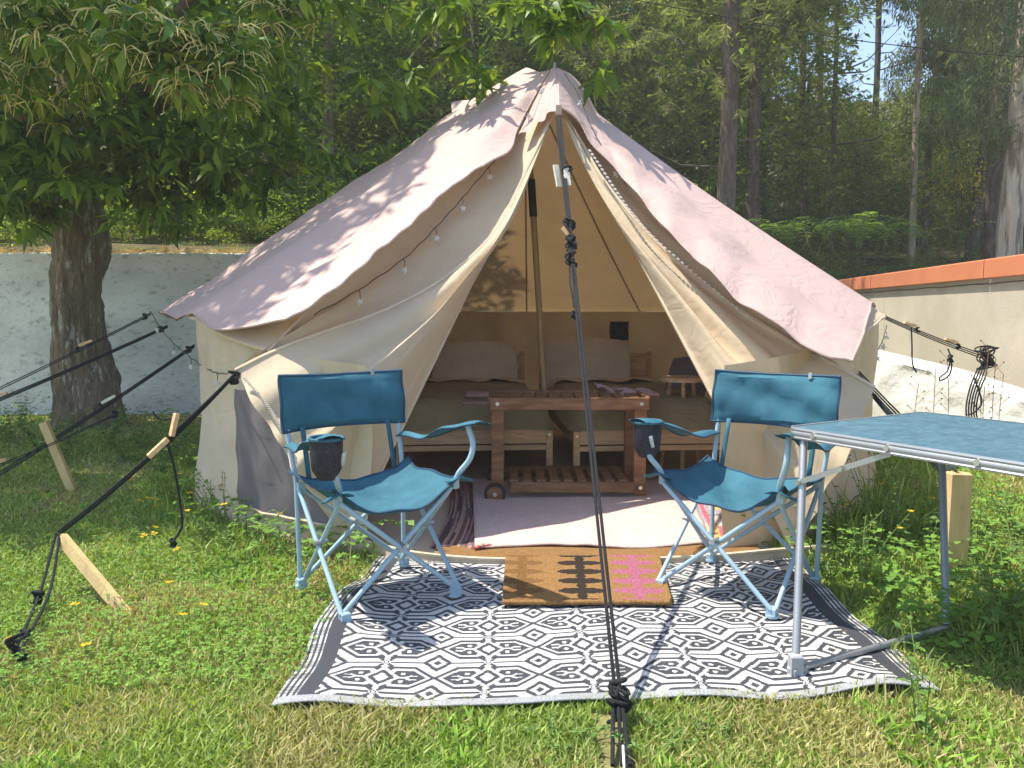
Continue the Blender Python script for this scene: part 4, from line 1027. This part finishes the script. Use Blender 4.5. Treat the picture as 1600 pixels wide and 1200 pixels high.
for a in (.10, .36, .62, .88, .97):
    MB().disc(tp_(a, -.008, ZTab-.0175), -e2, .0085, .007, 12).build('rivet', M['steel'], rim)
for b in (.12, .6): MB().disc(tp_(-.008, b, ZTab-.0175), -e1, .0075, .006, 12).build('rivet', M['steel'], rim)
# legs: U frame on the near-left end
fa, fb = G(1243, 1040, .04), G(1447, 950, .0)
ta, tb_ = tp_(.045, .02, ZTab-.03), tp_(.10, W2-.04, ZTab-.03)
fb = fa+(tb_-ta); fb.z = .04
# second legs farther along the table (outside the picture)
MB().tube([ta, ta.lerp(fa, .5), fa], .0125, 12).build('leg', M['alu'], tb)
MB().tube([tb_, fb], .0125, 12).build('leg', M['alu_shaded'], tb)
MB().tube([fa+Vector((0, 0, -.012)), fb+Vector((0, 0, -.012))], .011, 10).build('foot_bar', M['alu'], tb)
MB().beam(fa+Vector((0, 0, .035)), fa+Vector((0, 0, -.035)), .036, .036).build('foot_cap', M['foot_grey'], tb)
MB().beam(fa-e2*.02+Vector((0, 0, -.02)), fa+e2*.04+Vector((0, 0, -.018)), .034, .03).build('foot_cap', M['foot_grey'], tb)
br0 = ta.lerp(fa, .21)
MB().beam(br0-e2*.016, tp_(.36, .012, ZTab-.035), .004, .017).build('brace', M['alu'], tb)
MB().disc(br0-e2*.02, e2, .009, .012, 10).build('brace_pin', M['steel'], tb)
mm = br0.lerp(tp_(.36, .012, ZTab-.035), .5); MB().disc(mm-e2*.02, e2, .009, .008, 10).build('brace_pin', M['steel'], tb)
MB().beam(tb_.lerp(fb, .25), tp_(.36, W2-.05, ZTab-.035), .004, .017).build('brace', M['alu_shaded'], tb)
# far legs
ga, gb = tp_(W1-.10, .035, ZTab-.03), tp_(W1-.10, W2-.04, ZTab-.03)
ha, hb = ga+e1*.10+Vector((0, 0, -ZTab+.05)), gb+e1*.10+Vector((0, 0, -ZTab+.05))
for p, q in ((ga, ha), (gb, hb)): MB().tube([p, q], .0125, 10).build('leg', M['alu_shaded'], tb)
MB().tube([ha, hb], .011, 8).build('foot_bar', M['alu_shaded'], tb)
MB().beam(tp_(.45, W2-.12, ZTab-.045), gb.lerp(hb, .85), .006, .022).build('brace', M['alu_shaded'], tb)
MB().beam(tp_(.52, W2-.06, ZTab-.045), gb.lerp(hb, .55), .006, .022).build('brace', M['alu_shaded'], tb)
MB().beam(tp_(.05, .2, ZTab-.022), tp_(W1-.05, .2, ZTab-.022), .03, .02).build('cross_bar', M['alu_shaded'], tb)
MB().beam(tp_(.05, W2-.2, ZTab-.022), tp_(W1-.05, W2-.2, ZTab-.022), .03, .02).build('cross_bar', M['alu_shaded'], tb)
# ================================================================== STAKES, ROPES, LAMPS
def stake(tx, base, top, w, t, label, group=None):
    r = MB(); r.beam(base-(top-base).normalized()*.15, top, w, t, up=(0, 1, 0)); o = r.build('stake', M['stake'], smooth=False); return tag(o, label, 'stake', group)
stake(0, G(198, 962, -.02), P(96, 840, 3.0), .042, .026, 'nearest leaning wooden stake in the left lawn, its black rope over the top')
stake(0, G(112, 765), P(68, 660, 4.75), .05, .03, 'wooden stake leaning in the left lawn beneath the chestnut tree')
pw = Vector((P(1488, 900, 3.12).x, 3.12, 0)); stake(0, pw, Vector((pw.x+.015, 3.14, P(1500, 738, 3.14).z)), .085, .06, 'thick upright wooden post in the grass behind the camping table legs')
def sag(a, b, s, n=10): return [a.lerp(b, i/(n-1))+Vector((0, 0, -s*4*(i/(n-1))*(1-i/(n-1)))) for i in range(n)]
def rope(root, pts, r=.0055, name='strand'): return MB().tube(pts, r, 7).build(name, M['rope'], root)
def knot(root, c, s=.02, name='knot', seed=0):
    m = MB(); rd = random.Random(seed); pts = []
    for i in range(34):
        t = i/33*2*pi*3.3; pts.append(Vector(c)+Vector((s*sin(t)*(1+.3*sin(t*.6)), s*.6*cos(t*1.31), s*1.5*cos(t*.47+seed))))
    return m.tube(pts, .0055, 6).build(name, M['rope'], root)
def toggle(root, a, b, mat='toggle', w=.024, t=.012):
    m = MB(); m.beam(a, b, w, t); return m.build('toggle', M[mat], root, smooth=False)
# front guy line
r0 = empty('front_guy_rope', G(968, 1192), 'black front guy rope from the tent peak to the peg in the foreground', 'rope')
A = P(872, 182, 4.66); Bp = G(960, 1068, .12); K1 = P(889, 350, 3.85); K2 = P(892, 405, 3.62)
for dx in (-.013, -.003, .008, .016): rope(r0, sag(A+Vector((dx, .004*dx, 0)), K1+Vector((dx*.55, 0, 0)), .01, 6), .0044)
for dx in (-.009, .007): rope(r0, sag(K1+Vector((dx*.7, 0, 0)), P(965+dx*500, 1075, 2.02), .01, 12))
for dx in (-.006, .010): rope(r0, [K1+Vector((dx, 0, 0)), K2+Vector((dx*1.3, 0, 0)), P(893+dx*400, 440, 3.5), P(897, 480, 3.4)], .004)
knot(r0, P(897, 492, 3.4), .011, seed=3)
for i, (x, y, D) in enumerate(((886, 270, 4.2), (890, 352, 3.84), (892, 378, 3.7), (892, 405, 3.6))): knot(r0, P(x, y, D), .022, seed=i)
for i, (x, y, D) in enumerate(((966, 1078, 2.0), (971, 1095, 1.98), (963, 1112, 1.97))): knot(r0, P(x, y, D), .021, seed=i+9)
for x0_, x1_ in ((972, 985), (966, 972), (958, 957)):
    rope(r0, crom([P(x0_, 1100, 1.97), P((x0_+x1_)/2, 1150, 1.88), P(x1_, 1196, 1.78)], 8), .0055)
toggle(r0, P(868, 258, 4.24), P(874, 292, 4.2), 'wpaint', .03); toggle(r0, P(884, 262, 4.2), P(888, 290, 4.16), 'wpaint', .03)
toggle(r0, P(880, 356, 3.8), P(896, 374, 3.78), 'toggle', .03, .02)
rope(r0, crom([K1, P(879, 345, 3.8), P(896, 372, 3.76), P(900, 385, 3.74), P(885, 392, 3.72)], 12), .005)
pg = MB(); pg.tube([P(974, 1165, 1.82), P(975, 1190, 1.79), G(978, 1240)], .0045, 8); pg.build('peg', M['steel'], r0)
# left front guy line (corner of door flap, over the stake)
r1 = empty('left_guy_rope', G(20, 1030), 'black guy rope from the left door flap corner over the nearest leaning stake', 'rope')
Tp = P(90, 838, 3.0); A = CL+Vector((0, -.01, -.02)); E = G(24, 1022, .03)
for o_ in (-.022, -.006, .008, .020):
    v = Vector((o_*.4, 0, o_))
    rope(r1, sag(A+v*.3, P(262, 688, 3.3)+v, .006, 6)); 
for o_ in (-.008, .007): rope(r1, sag(P(262, 688, 3.3)+Vector((0, 0, o_)), Tp+Vector((0, 0, o_+.01)), .01, 8))
for o_ in (-.006, .010): rope(r1, crom([Tp+Vector((o_, 0, .012)), P(70+o_*900, 920, 2.82), E+Vector((o_, 0, 0))], 10))
knot(r1, P(58, 934, 2.78), .017, seed=5); knot(r1, E+Vector((.01, 0, .03)), .028, seed=6); knot(r1, A+Vector((0, -.01, -.015)), .02, seed=7)
toggle(r1, P(276, 646, 3.32), P(268, 682, 3.3), 'toggle', .024, .018); toggle(r1, P(262, 686, 3.26), P(232, 714, 3.22), 'toggle', .036, .02)
rope(r1, crom([P(262, 694, 3.25), P(272, 730, 3.25), P(282, 790, 3.25), P(284, 825, 3.22), P(270, 846, 3.2)], 14)); knot(r1, P(270, 848, 3.2), .010, seed=8)
rope(r1, crom([P(268, 654, 3.3), P(254, 656, 3.28), P(243, 650, 3.27), P(239, 643, 3.26)], 8), .0035)
# left side guy lines
def guy(name, label, a, b, n, spread, togs, r=.0055, dn=None):
    rt = empty(name, (b.x, b.y, 0), label, 'rope')
    for k in range(n):
        o_ = (k-(n-1)/2)*spread; rope(rt, sag(a+Vector((0, 0, o_*.6)), b+Vector((0, 0, o_)), .015, 8), r*.75)
    for t, mt in togs:
        p = a.lerp(b, t); d = (b-a).normalized(); toggle(rt, p-d*.05+Vector((0, 0, .012)), p+d*.05+Vector((0, 0, .022)), mt, .028, .018); knot(rt, p+d*.06, .011, seed=int(t*50))
    knot(rt, a.lerp(b, .03), .014, seed=4)
    return rt
guy('side_guy_rope', 'uppermost black guy rope from the left tip of the pink sheet past the chestnut trunk', P(236, 490, 5.8), P(-120, 662, 5.4), 2, .018, ((.30, 'toggle'),))
guy('side_guy_rope', 'black guy rope just below the uppermost one, tied to the left eave', P(262, 510, 5.6), P(-120, 672, 5.2), 3, .012, ((.70, 'toggle'),), .006)
guy('side_guy_rope', 'lower black guy rope from the left eave, its cream toggle near the trunk', P(304, 540, 5.2), P(-40, 765, 4.9), 3, .014, ((.40, 'wpaint'),))
guy('side_guy_rope', 'lowest thin black guy rope crossing the leaning stake under the chestnut', P(185, 645, 4.9), P(-40, 742, 4.5), 2, .014, ((.85, 'toggle'),), .004)
# hang tail by the trunk
rt = guy('right_guy_rope', 'black guy rope with two wooden toggles from the right sheet tip to the white wall', P(1368, 489, 5.6), P(1546, 560, 5.65), 3, .016, ((.30, 'toggle'), (.66, 'toggle')))
rope(rt, crom([P(1424, 512, 5.6), P(1425, 540, 5.58), P(1426, 570, 5.56), P(1432, 582, 5.55)], 10))
rope(rt, crom([P(1481, 545, 5.58), P(1487, 562, 5.55), P(1484, 585, 5.55), P(1470, 595, 5.55), P(1466, 592, 5.55), P(1480, 580, 5.55), P(1486, 560, 5.55)], 18)); knot(rt, P(1485, 560, 5.55), .016, seed=2)
for i in range(5): knot(rt, P(1540+5*sin(i*2), 558+5*cos(i*2), 5.6), .045, seed=i+20)
for i in range(5):
    x = 1518+i*4; rope(rt, crom([P(1540, 566, 5.6), P(x+8, 580, 5.55), P(x-6, 620, 5.5), P(x-8, 650, 5.5), P(x+2, 668, 5.5)], 12))
rope(rt, crom([P(1522, 590, 5.5), P(1530, 612, 5.48), P(1534, 630, 5.48), P(1522, 645, 5.48), P(1512, 648, 5.48)], 12), .006)
E = Vector((pw.x, pw.y, P(1500, 742, 3.14).z)); S = P(1328, 570, 4.35)
rt = guy('door_guy_rope', 'bundle of black guy ropes from the right door corner to the post behind the table', S, E, 4, .022, ())
for o_ in (0, .015): rope(rt, sag(CR+Vector((0, .0, -.03-o_)), E+Vector((0, 0, -.04-o_)), .01, 7), .007)
rope(rt, sag(P(440, 520, 4.2), CL, .0, 4), .001)
# black straps holding left eave behind the flap
for i in range(3): rope(r1, sag(P(446+i*5, 500, 4.3), P(412+i*4, 545, 3.9), 0, 4), .006)
# fairy lights
def starmesh():
    vs = []; fs = []
    for z in (-.003, .003):
        for k in range(10):
            a = pi/2+k*pi/5; r = .017 if k % 2 == 0 else .0075; vs.append(Vector((r*cos(a), z, r*sin(a))))
    vs += [Vector((0, -.006, 0)), Vector((0, .006, 0))]
    for k in range(10):
        n_ = (k+1) % 10; fs += [(k, n_, 20), (10+n_, 10+k, 21), (k, 10+k, 10+n_, n_)]
    return vs, fs
SV, SF = starmesh()
def lamps(label, pts, stars, hang=.045, group=None):
    r = empty('fairy_lights', pts[0], label, 'fairy lights', group)
    cp = crom(pts, 40)
    for i, p in enumerate(cp): p.z += .004*sin(i*1.7)
    MB().tube(cp, .0028, 5).build('wire', M['wire'], r)
    me = None
    for t in stars:
        p = cp[int(t*39)]; q = p+Vector((.006, -.008, -hang))
        MB().tube([p, p.lerp(q, .5)+Vector((.003, 0, 0)), q], .002, 4).build('lead', M['wire'], r)
        o = MB(); 
        if me is None: o.add(SV, SF); s = o.build('star_lamp', M['star'], r, smooth=False, local=True); me = s.data
        else: s = bpy.data.objects.new('star_lamp', me); col.objects.link(s); s.parent = r
        s.location = q+Vector((0, 0, -.016))-r.location; s.rotation_euler = (random.uniform(-.3, .3), random.uniform(-.5, .5), random.uniform(-.6, .6)); s.scale = (1.35,)*3
L_ = [cone(x, y, .02) for x, y in ((784, 238), (752, 275), (715, 318), (672, 365), (636, 400), (585, 437), (540, 465), (490, 492))]
lamps('string of star shaped fairy lights along the left edge of the pink sheet', L_, (.12, .32, .5, .68, .86))
lamps('fairy lights with small clear stars hanging between the left guy ropes and the flap corner', [P(234, 485, 5.7), P(258, 522, 5.4), P(290, 552, 5.), P(322, 575, 4.5), P(345, 584, 4.), P(364, 581, 3.7)], (.08, .28, .45, .62, .82))
lamps('fairy lights following the seam above the door peak', [P(860, 110, 5.12), P(842, 140, 5.02), P(826, 170, 4.9), P(812, 200, 4.84)], (.3, .75), .02)
lamps('fairy lights down the front edge of the pink sheet right of the peak', [P(882, 115, 5.02), P(905, 150, 4.92), P(925, 200, 4.8)]+[cone(x, y, .1) for x, y in ((960, 262), (1000, 318))], (.2, .45, .7), .02)
lamps('short string of fairy lights hanging from the right tip of the pink sheet', [P(1386, 508, 5.5), P(1378, 535, 5.3), P(1362, 560, 5.0), P(1345, 575, 4.6)], (.1, .25, .45, .65, .85), .02)
# ================================================================== PLANTS ON THE LAWN
RQ = [np.array(p)[:2] for p in RA]
def in_quad(x, y, grow=0.):
    ins = np.ones_like(x, bool); c = sum(RQ)/4
    for i in range(4):
        a = RQ[i]+(RQ[i]-c)*grow; b = RQ[(i+1) % 4]+(RQ[(i+1) % 4]-c)*grow
        ins &= (b[0]-a[0])*(y-a[1])-(b[1]-a[1])*(x-a[0]) > 0
    return ins
def lawn_pts(n, ymin=1.3, ymax=8.3, dens=1.35):
    """points on the visible lawn, denser towards the camera"""
    u = rng.random(n); p = 1-dens*1.0; y = (ymin**(2-2*dens+0)+u*(ymax**(2-2*dens)-ymin**(2-2*dens)))**(1/(2-2*dens))
    x = rng.uniform(-.78, .78, n)*(y+.25)
    return x, y
def ok(x, y, g=-.015):
    k = ~in_quad(x, y, g) & ((np.abs(x-.262) > .045) | (y > 2.05)) & (((x-TC.x)**2+(y-TC.y)**2) > (RE-.05)**2)
    k &= y < 8.3
    k &= ~((x > 3.0) & (y > 5.6+(5-x)*.9))
    return k
def pa(x, y, f, s=0): return vn(x*f+31.7+s, y*f+17.3+s)
def blades(n, name, hmin, hmax, cols, dry, dens=1.35, keep=None, wmul=1., lean=.55):
    x, y = lawn_pts(n, dens=dens); k = ok(x, y)
    if keep is not None: k &= keep(x, y)
    x, y = x[k], y[k]; n = len(x)
    hh = hmin+(hmax-hmin)*rng.random(n)**1.6; pn = pa(x, y, 1.3)*.6+pa(x, y, 4.1, 5)*.4
    hh *= .55+.9*pn
    tent_near = np.abs(np.hypot(x-TC.x, y-TC.y)-RE) < .35; hh = np.where(tent_near, hh*1.9, hh)
    right = (x > 1.5) & (y > 2.4); hh = np.where(right, hh*2.1, hh)
    a = rng.random(n)*6.283; ld = np.stack([np.cos(a), np.sin(a)], 1)*(hh*lean*rng.random(n)**.6)[:, None]
    a2_ = rng.random(n)*6.283; w = (.0014+.0022*rng.random(n))*wmul*(1+.22*np.clip(y-2, 0, 6)); sd = np.stack([np.cos(a2_)*w, np.sin(a2_)*w, 0*w], 1)
    b = np.stack([x, y, np.full(n, -.012)], 1); md = b+np.stack([ld[:, 0]*.35, ld[:, 1]*.35, hh*.6], 1); tp = b+np.stack([ld[:, 0], ld[:, 1], hh], 1)
    V = np.stack([b-sd, b+sd, md-sd*.8, md+sd*.8, tp], 1).reshape(-1, 3); o = (np.arange(n)*5)[:, None]
    Fc = np.concatenate([o+[[0, 1, 3]], o+[[0, 3, 2]], o+[[2, 3, 4]]], 1).reshape(-1, 3)
    C = cmix(n, cols, .25); dn = pa(x, y, .9, 9)*.55+pa(x, y, 3.3, 2)*.45+rng.random(n)*.25
    foreg = np.clip((2.7-y)*.22, 0, .20)
    isd = dn+foreg > dry; C[isd] = cmix(int(isd.sum()), [(.50, .43, .21), (.42, .38, .16), (.36, .38, .12)], .2)
    o = npmesh(name, V, Fc, M['grass'], None, np.repeat(C, 3, 0)); o['kind'] = 'stuff'; o['category'] = 'grass'
    return o
GC = [(.25, .35, .06), (.31, .42, .08), (.19, .29, .05), (.42, .48, .16)]
tag(blades(380000, 'grass', .012, .038, GC, .69, lean=1.15, wmul=1.35), 'short green and straw coloured lawn grass around the rug', 'grass')
tag(blades(16000, 'tall_grass', .04, .09, GC, .85, keep=lambda x, y: (pa(x, y, 2.1, 3) > .62) | ((x > 1.45) & (y > 2.2)) | (np.abs(np.hypot(x-TC.x, y-TC.y)-RE) < .3), wmul=1.3), 'longer tufts of grass along the tent foot and under the table', 'grass')
tag(blades(60000, 'broad_grass', .022, .048, [(.24, .40, .05), (.18, .33, .04), (.32, .47, .08)], 1.3, lean=1.1, wmul=2.6, keep=lambda x, y: ((x > -.2) & (x < .75) & (y < 2.2) & (pa(x, y, 5, 4) > .60)) | ((x > .95) & (x < 2.4) & (y < 2.7) & (pa(x, y, 2, 6) > .45)) | ((x < -.9) & (y < 3.4) & (pa(x, y, 2.4, 8) > .62))), 'broad bright green grass blades in front of the rug and at its right', 'grass')
# dry bits blown onto the patterned rug
n = 150; uu, vv = rng.random(n)*.9+.05, rng.random(n)*.9+.04; A_ = [np.array(q)[:2] for q in RA]
xy = ((1-uu)*(1-vv))[:, None]*A_[0]+(uu*(1-vv))[:, None]*A_[1]+(uu*vv)[:, None]*A_[2]+((1-uu)*vv)[:, None]*A_[3]
V, Fc, q = leaf_simple(np.concatenate([xy, np.full((n, 1), .038)], 1), rdir(n, 0, .1), np.tile([0, 0, 1.], (n, 1)), rng.uniform(.008, .03, n), rng.uniform(.0008, .002, n))
tag(npmesh('dry_bits', V, Fc, M['grass'], None, np.repeat(cmix(n, [(.35, .26, .12), (.25, .30, .08), (.22, .14, .07)]), q, 0)), 'tiny dry grass bits scattered over the patterned rug', 'debris', None, 'stuff')
# broad-leaved clover and weeds
def weeds(n, name, label, keep, hmin, hmax, s0, s1, cols, cat='weeds'):
    x, y = lawn_pts(n, dens=1.2); k = ok(x, y, .0) & keep(x, y); x, y = x[k], y[k]; n = len(x)
    z = hmin+(hmax-hmin)*rng.random(n); Ps = np.repeat(np.stack([x, y, z], 1), 3, 0); a = np.repeat(rng.random(n)*6.283, 3)+np.tile([0, 2.09, 4.19], n)
    dr = np.stack([np.cos(a), np.sin(a), rng.uniform(-.3, .35, 3*n)], 1); L = np.repeat(rng.uniform(s0, s1, n), 3)
    V, Fc, q = leaves(Ps, dr, np.tile([0, 0, 1.], (3*n, 1))+rng.normal(size=(3*n, 3))*.2, L, L*.40, .15, .1)
    o = npmesh(name, V, Fc, M['grass'], None, np.repeat(cmix(3*n, cols, .2), q, 0)); return tag(o, label, cat, None, 'stuff')
CC = [(.15, .29, .04), (.20, .36, .05), (.12, .24, .04)]
weeds(46000, 'clover', 'small three part clover leaves in patches over the left lawn', lambda x, y: (pa(x, y, 1.1, 7) > .38) & (y > 2.15) & ((x < -.5) | (x > 1.3)), .012, .05, .006, .013, CC, 'clover')
weeds(13000, 'broad_weeds', 'broad leaved weeds thick under the camping table and at the tent foot', lambda x, y: ((x > 1.35) & (y > 2.35)) | (np.abs(np.hypot(x-TC.x, y-TC.y)-RE) < .28) | ((y > 5.8) & (x < -2.2)), .03, .17, .018, .045, CC)
# leafy weed plants: stem + leaf pairs
def weed_plant(x, y, h, nst, label, group, spread=.09, leaf=.03, flowers=0):
    r = empty('weed_plant', (x, y, 0), label, 'plant', group); st = MB(); Ps = []; Ds = []; Ls = []; fl_ = MB()
    for s in range(nst):
        a = random.uniform(0, 6.28); e = Vector((cos(a), sin(a), 0)); L = h*random.uniform(.6, 1.1); q0 = Vector((x, y, -.01))+e*random.uniform(0, .04)
        pts = crom([q0, q0+e*spread*.4+Vector((0, 0, L*.5)), q0+e*spread*random.uniform(.7, 1.6)+Vector((0, 0, L))], 9); st.tube(pts, [.0022]*5+[.0015]*4, 4)
        for j in range(1, 9):
            for k in range(2):
                b = random.uniform(0, 6.28); Ps.append(pts[j]); Ds.append((cos(b), sin(b), random.uniform(0, .8))); Ls.append(leaf*random.uniform(.6, 1.2)*(1.2-.05*j))
        if s < flowers:
            c = pts[-1]
            for k in range(7):
                b = k*.9; d = Vector((cos(b), sin(b), .5)); sdv = Vector((-sin(b), cos(b), 0))*.005
                fl_.add([c, c+d*.008+sdv, c+d*.015, c+d*.008-sdv], [(0, 1, 2, 3)])
    n = len(Ps); V, Fc, q = leaves(np.array(Ps), np.array(Ds), np.tile([0, 0, 1.], (n, 1))+rng.normal(size=(n, 3))*.3, np.array(Ls), np.array(Ls)*.24, .2, .2)
    npmesh('foliage', V, Fc, M['grass'], r, np.repeat(cmix(n, [(.14, .25, .05), (.18, .29, .08), (.10, .19, .04)], .2), q, 0)); st.build('stems', M['stem'], r)['kind'] = 'stuff'
    if flowers: fl_.build('blossoms', M['petal'], r)
    return r
for px, py, h, ns in ((352, 815, .34, 8), (330, 800, .24, 7), (386, 840, .22, 7), (310, 770, .2, 6), (430, 850, .16, 5), (340, 850, .2, 6), (372, 860, .18, 6)):
    p = G(px, py); weed_plant(p.x, p.y, h, ns, 'airy fine leaved weed against the left tent wall', 'weeds against the left tent wall', .12, .024, 1)
for px, py, h, ns in ((1330, 850, .36, 7), (1362, 830, .48, 8), (1400, 822, .4, 7), (1310, 880, .28, 7), (1385, 860, .34, 8), (1425, 850, .3, 7), (1345, 900, .26, 7), (1300, 905, .2, 6)):
    p = G(px, py); weed_plant(p.x, p.y, h, ns, 'tall leafy weed between right chair and table leg', 'weeds between the right chair and the table', .13, .028, 1)
for px, py, h, ns in ((1540, 900, .2, 8), (1580, 880, .26, 8), (1570, 940, .2, 8), (1530, 850, .25, 8), (1590, 840, .3, 8), (1460, 830, .3, 8), (1500, 830, .26, 8), (1450, 880, .2, 8)):
    p = G(px, py); weed_plant(p.x, p.y, h, ns, 'broad leaved weed in the grass under the camping table', 'weeds under the camping table', .13, .034, 1)
for px, py, h, ns in ((20, 690, .3, 10), (60, 700, .32, 10), (110, 700, .3, 9), (170, 690, .34, 10), (220, 700, .3, 9), (270, 710, .3, 10), (0, 680, .3, 9), (30, 660, .3, 10), (205, 720, .24, 9), (250, 740, .22, 9), (290, 730, .24, 9), (-30, 690, .3, 10), (90, 720, .22, 9)):
    p = G(px, py); weed_plant(p.x, p.y, h, ns, 'leafy weed clump by the chestnut foot and whitewashed wall', 'weeds at the foot of the chestnut', .16, .045)
# the tall weed in front of the rug's right corner, growing at the edge
p = G(1445, 1150); weed_plant(p.x, p.y, .26, 3, 'single pale weed with long stem at the right front rug corner', None, .05, .035)
p = G(968, 1165); 
for k, (px, py) in enumerate(((925, 1150), (1010, 1160), (890, 1165), (1050, 1150), (1110, 1150), (870, 1140))):
    p = G(px, py); weed_plant(p.x, p.y, .05, 5, 'low bright green weed sprouting beside the front rope peg', 'weeds beside the front peg', .05, .016)
# dry stalks against the white wall
for i, (px, D, t) in enumerate(((1462, 6.0, 575), (1480, 6.0, 560), (1545, 5.5, 545), (1556, 5.5, 560), (1530, 5.55, 600), (1435, 6.2, 600), (1568, 5.45, 585))):
    b_ = P(px-6, 700, D); b_.z = 0; tq = P(px, t, D); m = MB(); pts = crom([b_, b_.lerp(tq, .5)+Vector((.03*sin(i*2), 0, 0)), tq], 10); m.tube(pts, .003, 4)
    for k in range(4, 10):
        s = random.choice((-1, 1)); m.tube([pts[k], pts[k]+Vector((s*.06, 0, .06))], .0018, 3); m.ball(pts[k]+Vector((s*.06, 0, .06)), .007, 5, 4)
    tag(m.build('dry_stalk', pm('dry_stalk', (.25, .16, .09), .9)) if i == 0 else m.build('dry_stalk', bpy.data.materials['dry_stalk']), 'thin dry brown seed stalk in front of the low white wall', 'plant', 'dry stalks by the white wall')
# yellow flowers
fm = None; k = 0
def flower(px, py, z, s=1.):
    global fm
    p = G(px, py, z)
    r = empty('yellow_flower', (p.x, p.y, 0), 'small yellow wildflower on a thin stem in the left lawn', 'flower', 'yellow wildflowers')
    if fm is None:
        m = MB()
        for q in range(3):
            c = Vector((.014*cos(q*2.1), .014*sin(q*2.1), .004*q))
            for j in range(6):
                b = j*1.05; d = Vector((cos(b), sin(b), .6)); sd = Vector((-sin(b), cos(b), 0))*.006; m.add([c, c+d*.009+sd, c+d*.018, c+d*.009-sd], [(0, 1, 2, 3)])
        o = m.build('blossom', M['petal'], r, smooth=False, local=True); fm = o.data
    else: o = bpy.data.objects.new('blossom', fm); col.objects.link(o); o.parent = r
    o.location = (0, 0, z); o.rotation_euler = (random.uniform(-.3, .5), random.uniform(-.3, .3), random.uniform(0, 6)); o.scale = (s,)*3
    MB().tube([Vector((p.x, p.y, -.01)), Vector((p.x+.006, p.y, z*.5)), Vector((p.x, p.y, z))], .0015, 4).build('stem', M['stem'], r)
for px, py, z in ((225, 838, .06), (242, 825, .07), (240, 835, .06), (262, 745, .12), (336, 740, .2), (294, 772, .14), (218, 784, .1), (232, 780, .1), (245, 782, .1), (250, 790, .08), (117, 946, .06), (263, 912, .06), (318, 947, .07), (284, 962, .06), (276, 860, .08),
                  (16, 1000, .05), (132, 1010, .04), (205, 752, .08), (350, 790, .15), (345, 760, .16), (1550, 815, .1), (1520, 850, .1), (1576, 840, .1)):
    if px > 1000: continue
    flower(px, py, z, .62 if py > 800 else .8)
# small white-clothed end of the pale carpet and a twist of red fabric at the rug corner are part of the rag rug fringe
fr_ = MB(); a, b = G(741, 857, .035), G(768, 852, .035)
fr_.tube([a, a.lerp(b, .4)+Vector((0, 0, .008)), b], [.008, .011, .006], 6)
tag(fr_.build('fabric_twist', pm('red_fringe', (.45, .06, .05), .9, c2=(.7, .6, .5), c2scale=40)), 'small twist of red and white fabric at the front corner of the rag rug', 'fabric')
# ------------------------------------------------------------------ thin scattering volume, added to pale the wood as lens glare does
hz = MB(); hz.add([(x, y, z) for z in (-1.2, 24.) for x, y in ((-60, -8), (75, -8), (75, 95), (-60, 95))], [(3, 2, 1, 0), (4, 5, 6, 7), (0, 1, 5, 4), (1, 2, 6, 5), (2, 3, 7, 6), (3, 0, 4, 7)])
hm = bpy.data.materials.new('added_haze'); hm.use_nodes = True; hn = hm.node_tree; hn.nodes.clear()
ho = hn.nodes.new('ShaderNodeOutputMaterial'); hv = hn.nodes.new('ShaderNodeVolumePrincipled')
hv.inputs['Color'].default_value = (.98, .97, .93, 1); hv.inputs['Density'].default_value = .0029; hv.inputs['Anisotropy'].default_value = 0.0
hn.links.new(hv.outputs[0], ho.inputs['Volume'])
tag(hz.build('added_haze', hm, smooth=False), kind='stuff')
# look-alikes told apart by their order across the view
ORD = 'leftmost,second,third,fourth,fifth,sixth,seventh,eighth,ninth,tenth,eleventh,twelfth,thirteenth,fourteenth,fifteenth,sixteenth,seventeenth,eighteenth,nineteenth,twentieth,twenty-first,twenty-second,twenty-third'.split(',')
bpy.context.view_layer.update()
byl = {}
for o in col.objects:
    if o.parent is None and o.get('label'): byl.setdefault(o['label'], []).append(o)
for lb, os_ in byl.items():
    if len(os_) < 2 or len(os_) > len(ORD): continue
    def sx_(o):
        c = o.matrix_world.translation
        if o.type == 'MESH' and c.length < 1e-6:
            v = o.data.vertices[0].co; return v.x/max(v.y, .1)
        return c.x/max(c.y, .1)
    os_.sort(key=sx_)
    for i, o in enumerate(os_):
        o['label'] = lb+(', leftmost' if i == 0 else ', rightmost' if i == len(os_)-1 else ', %s from left' % ORD[i])
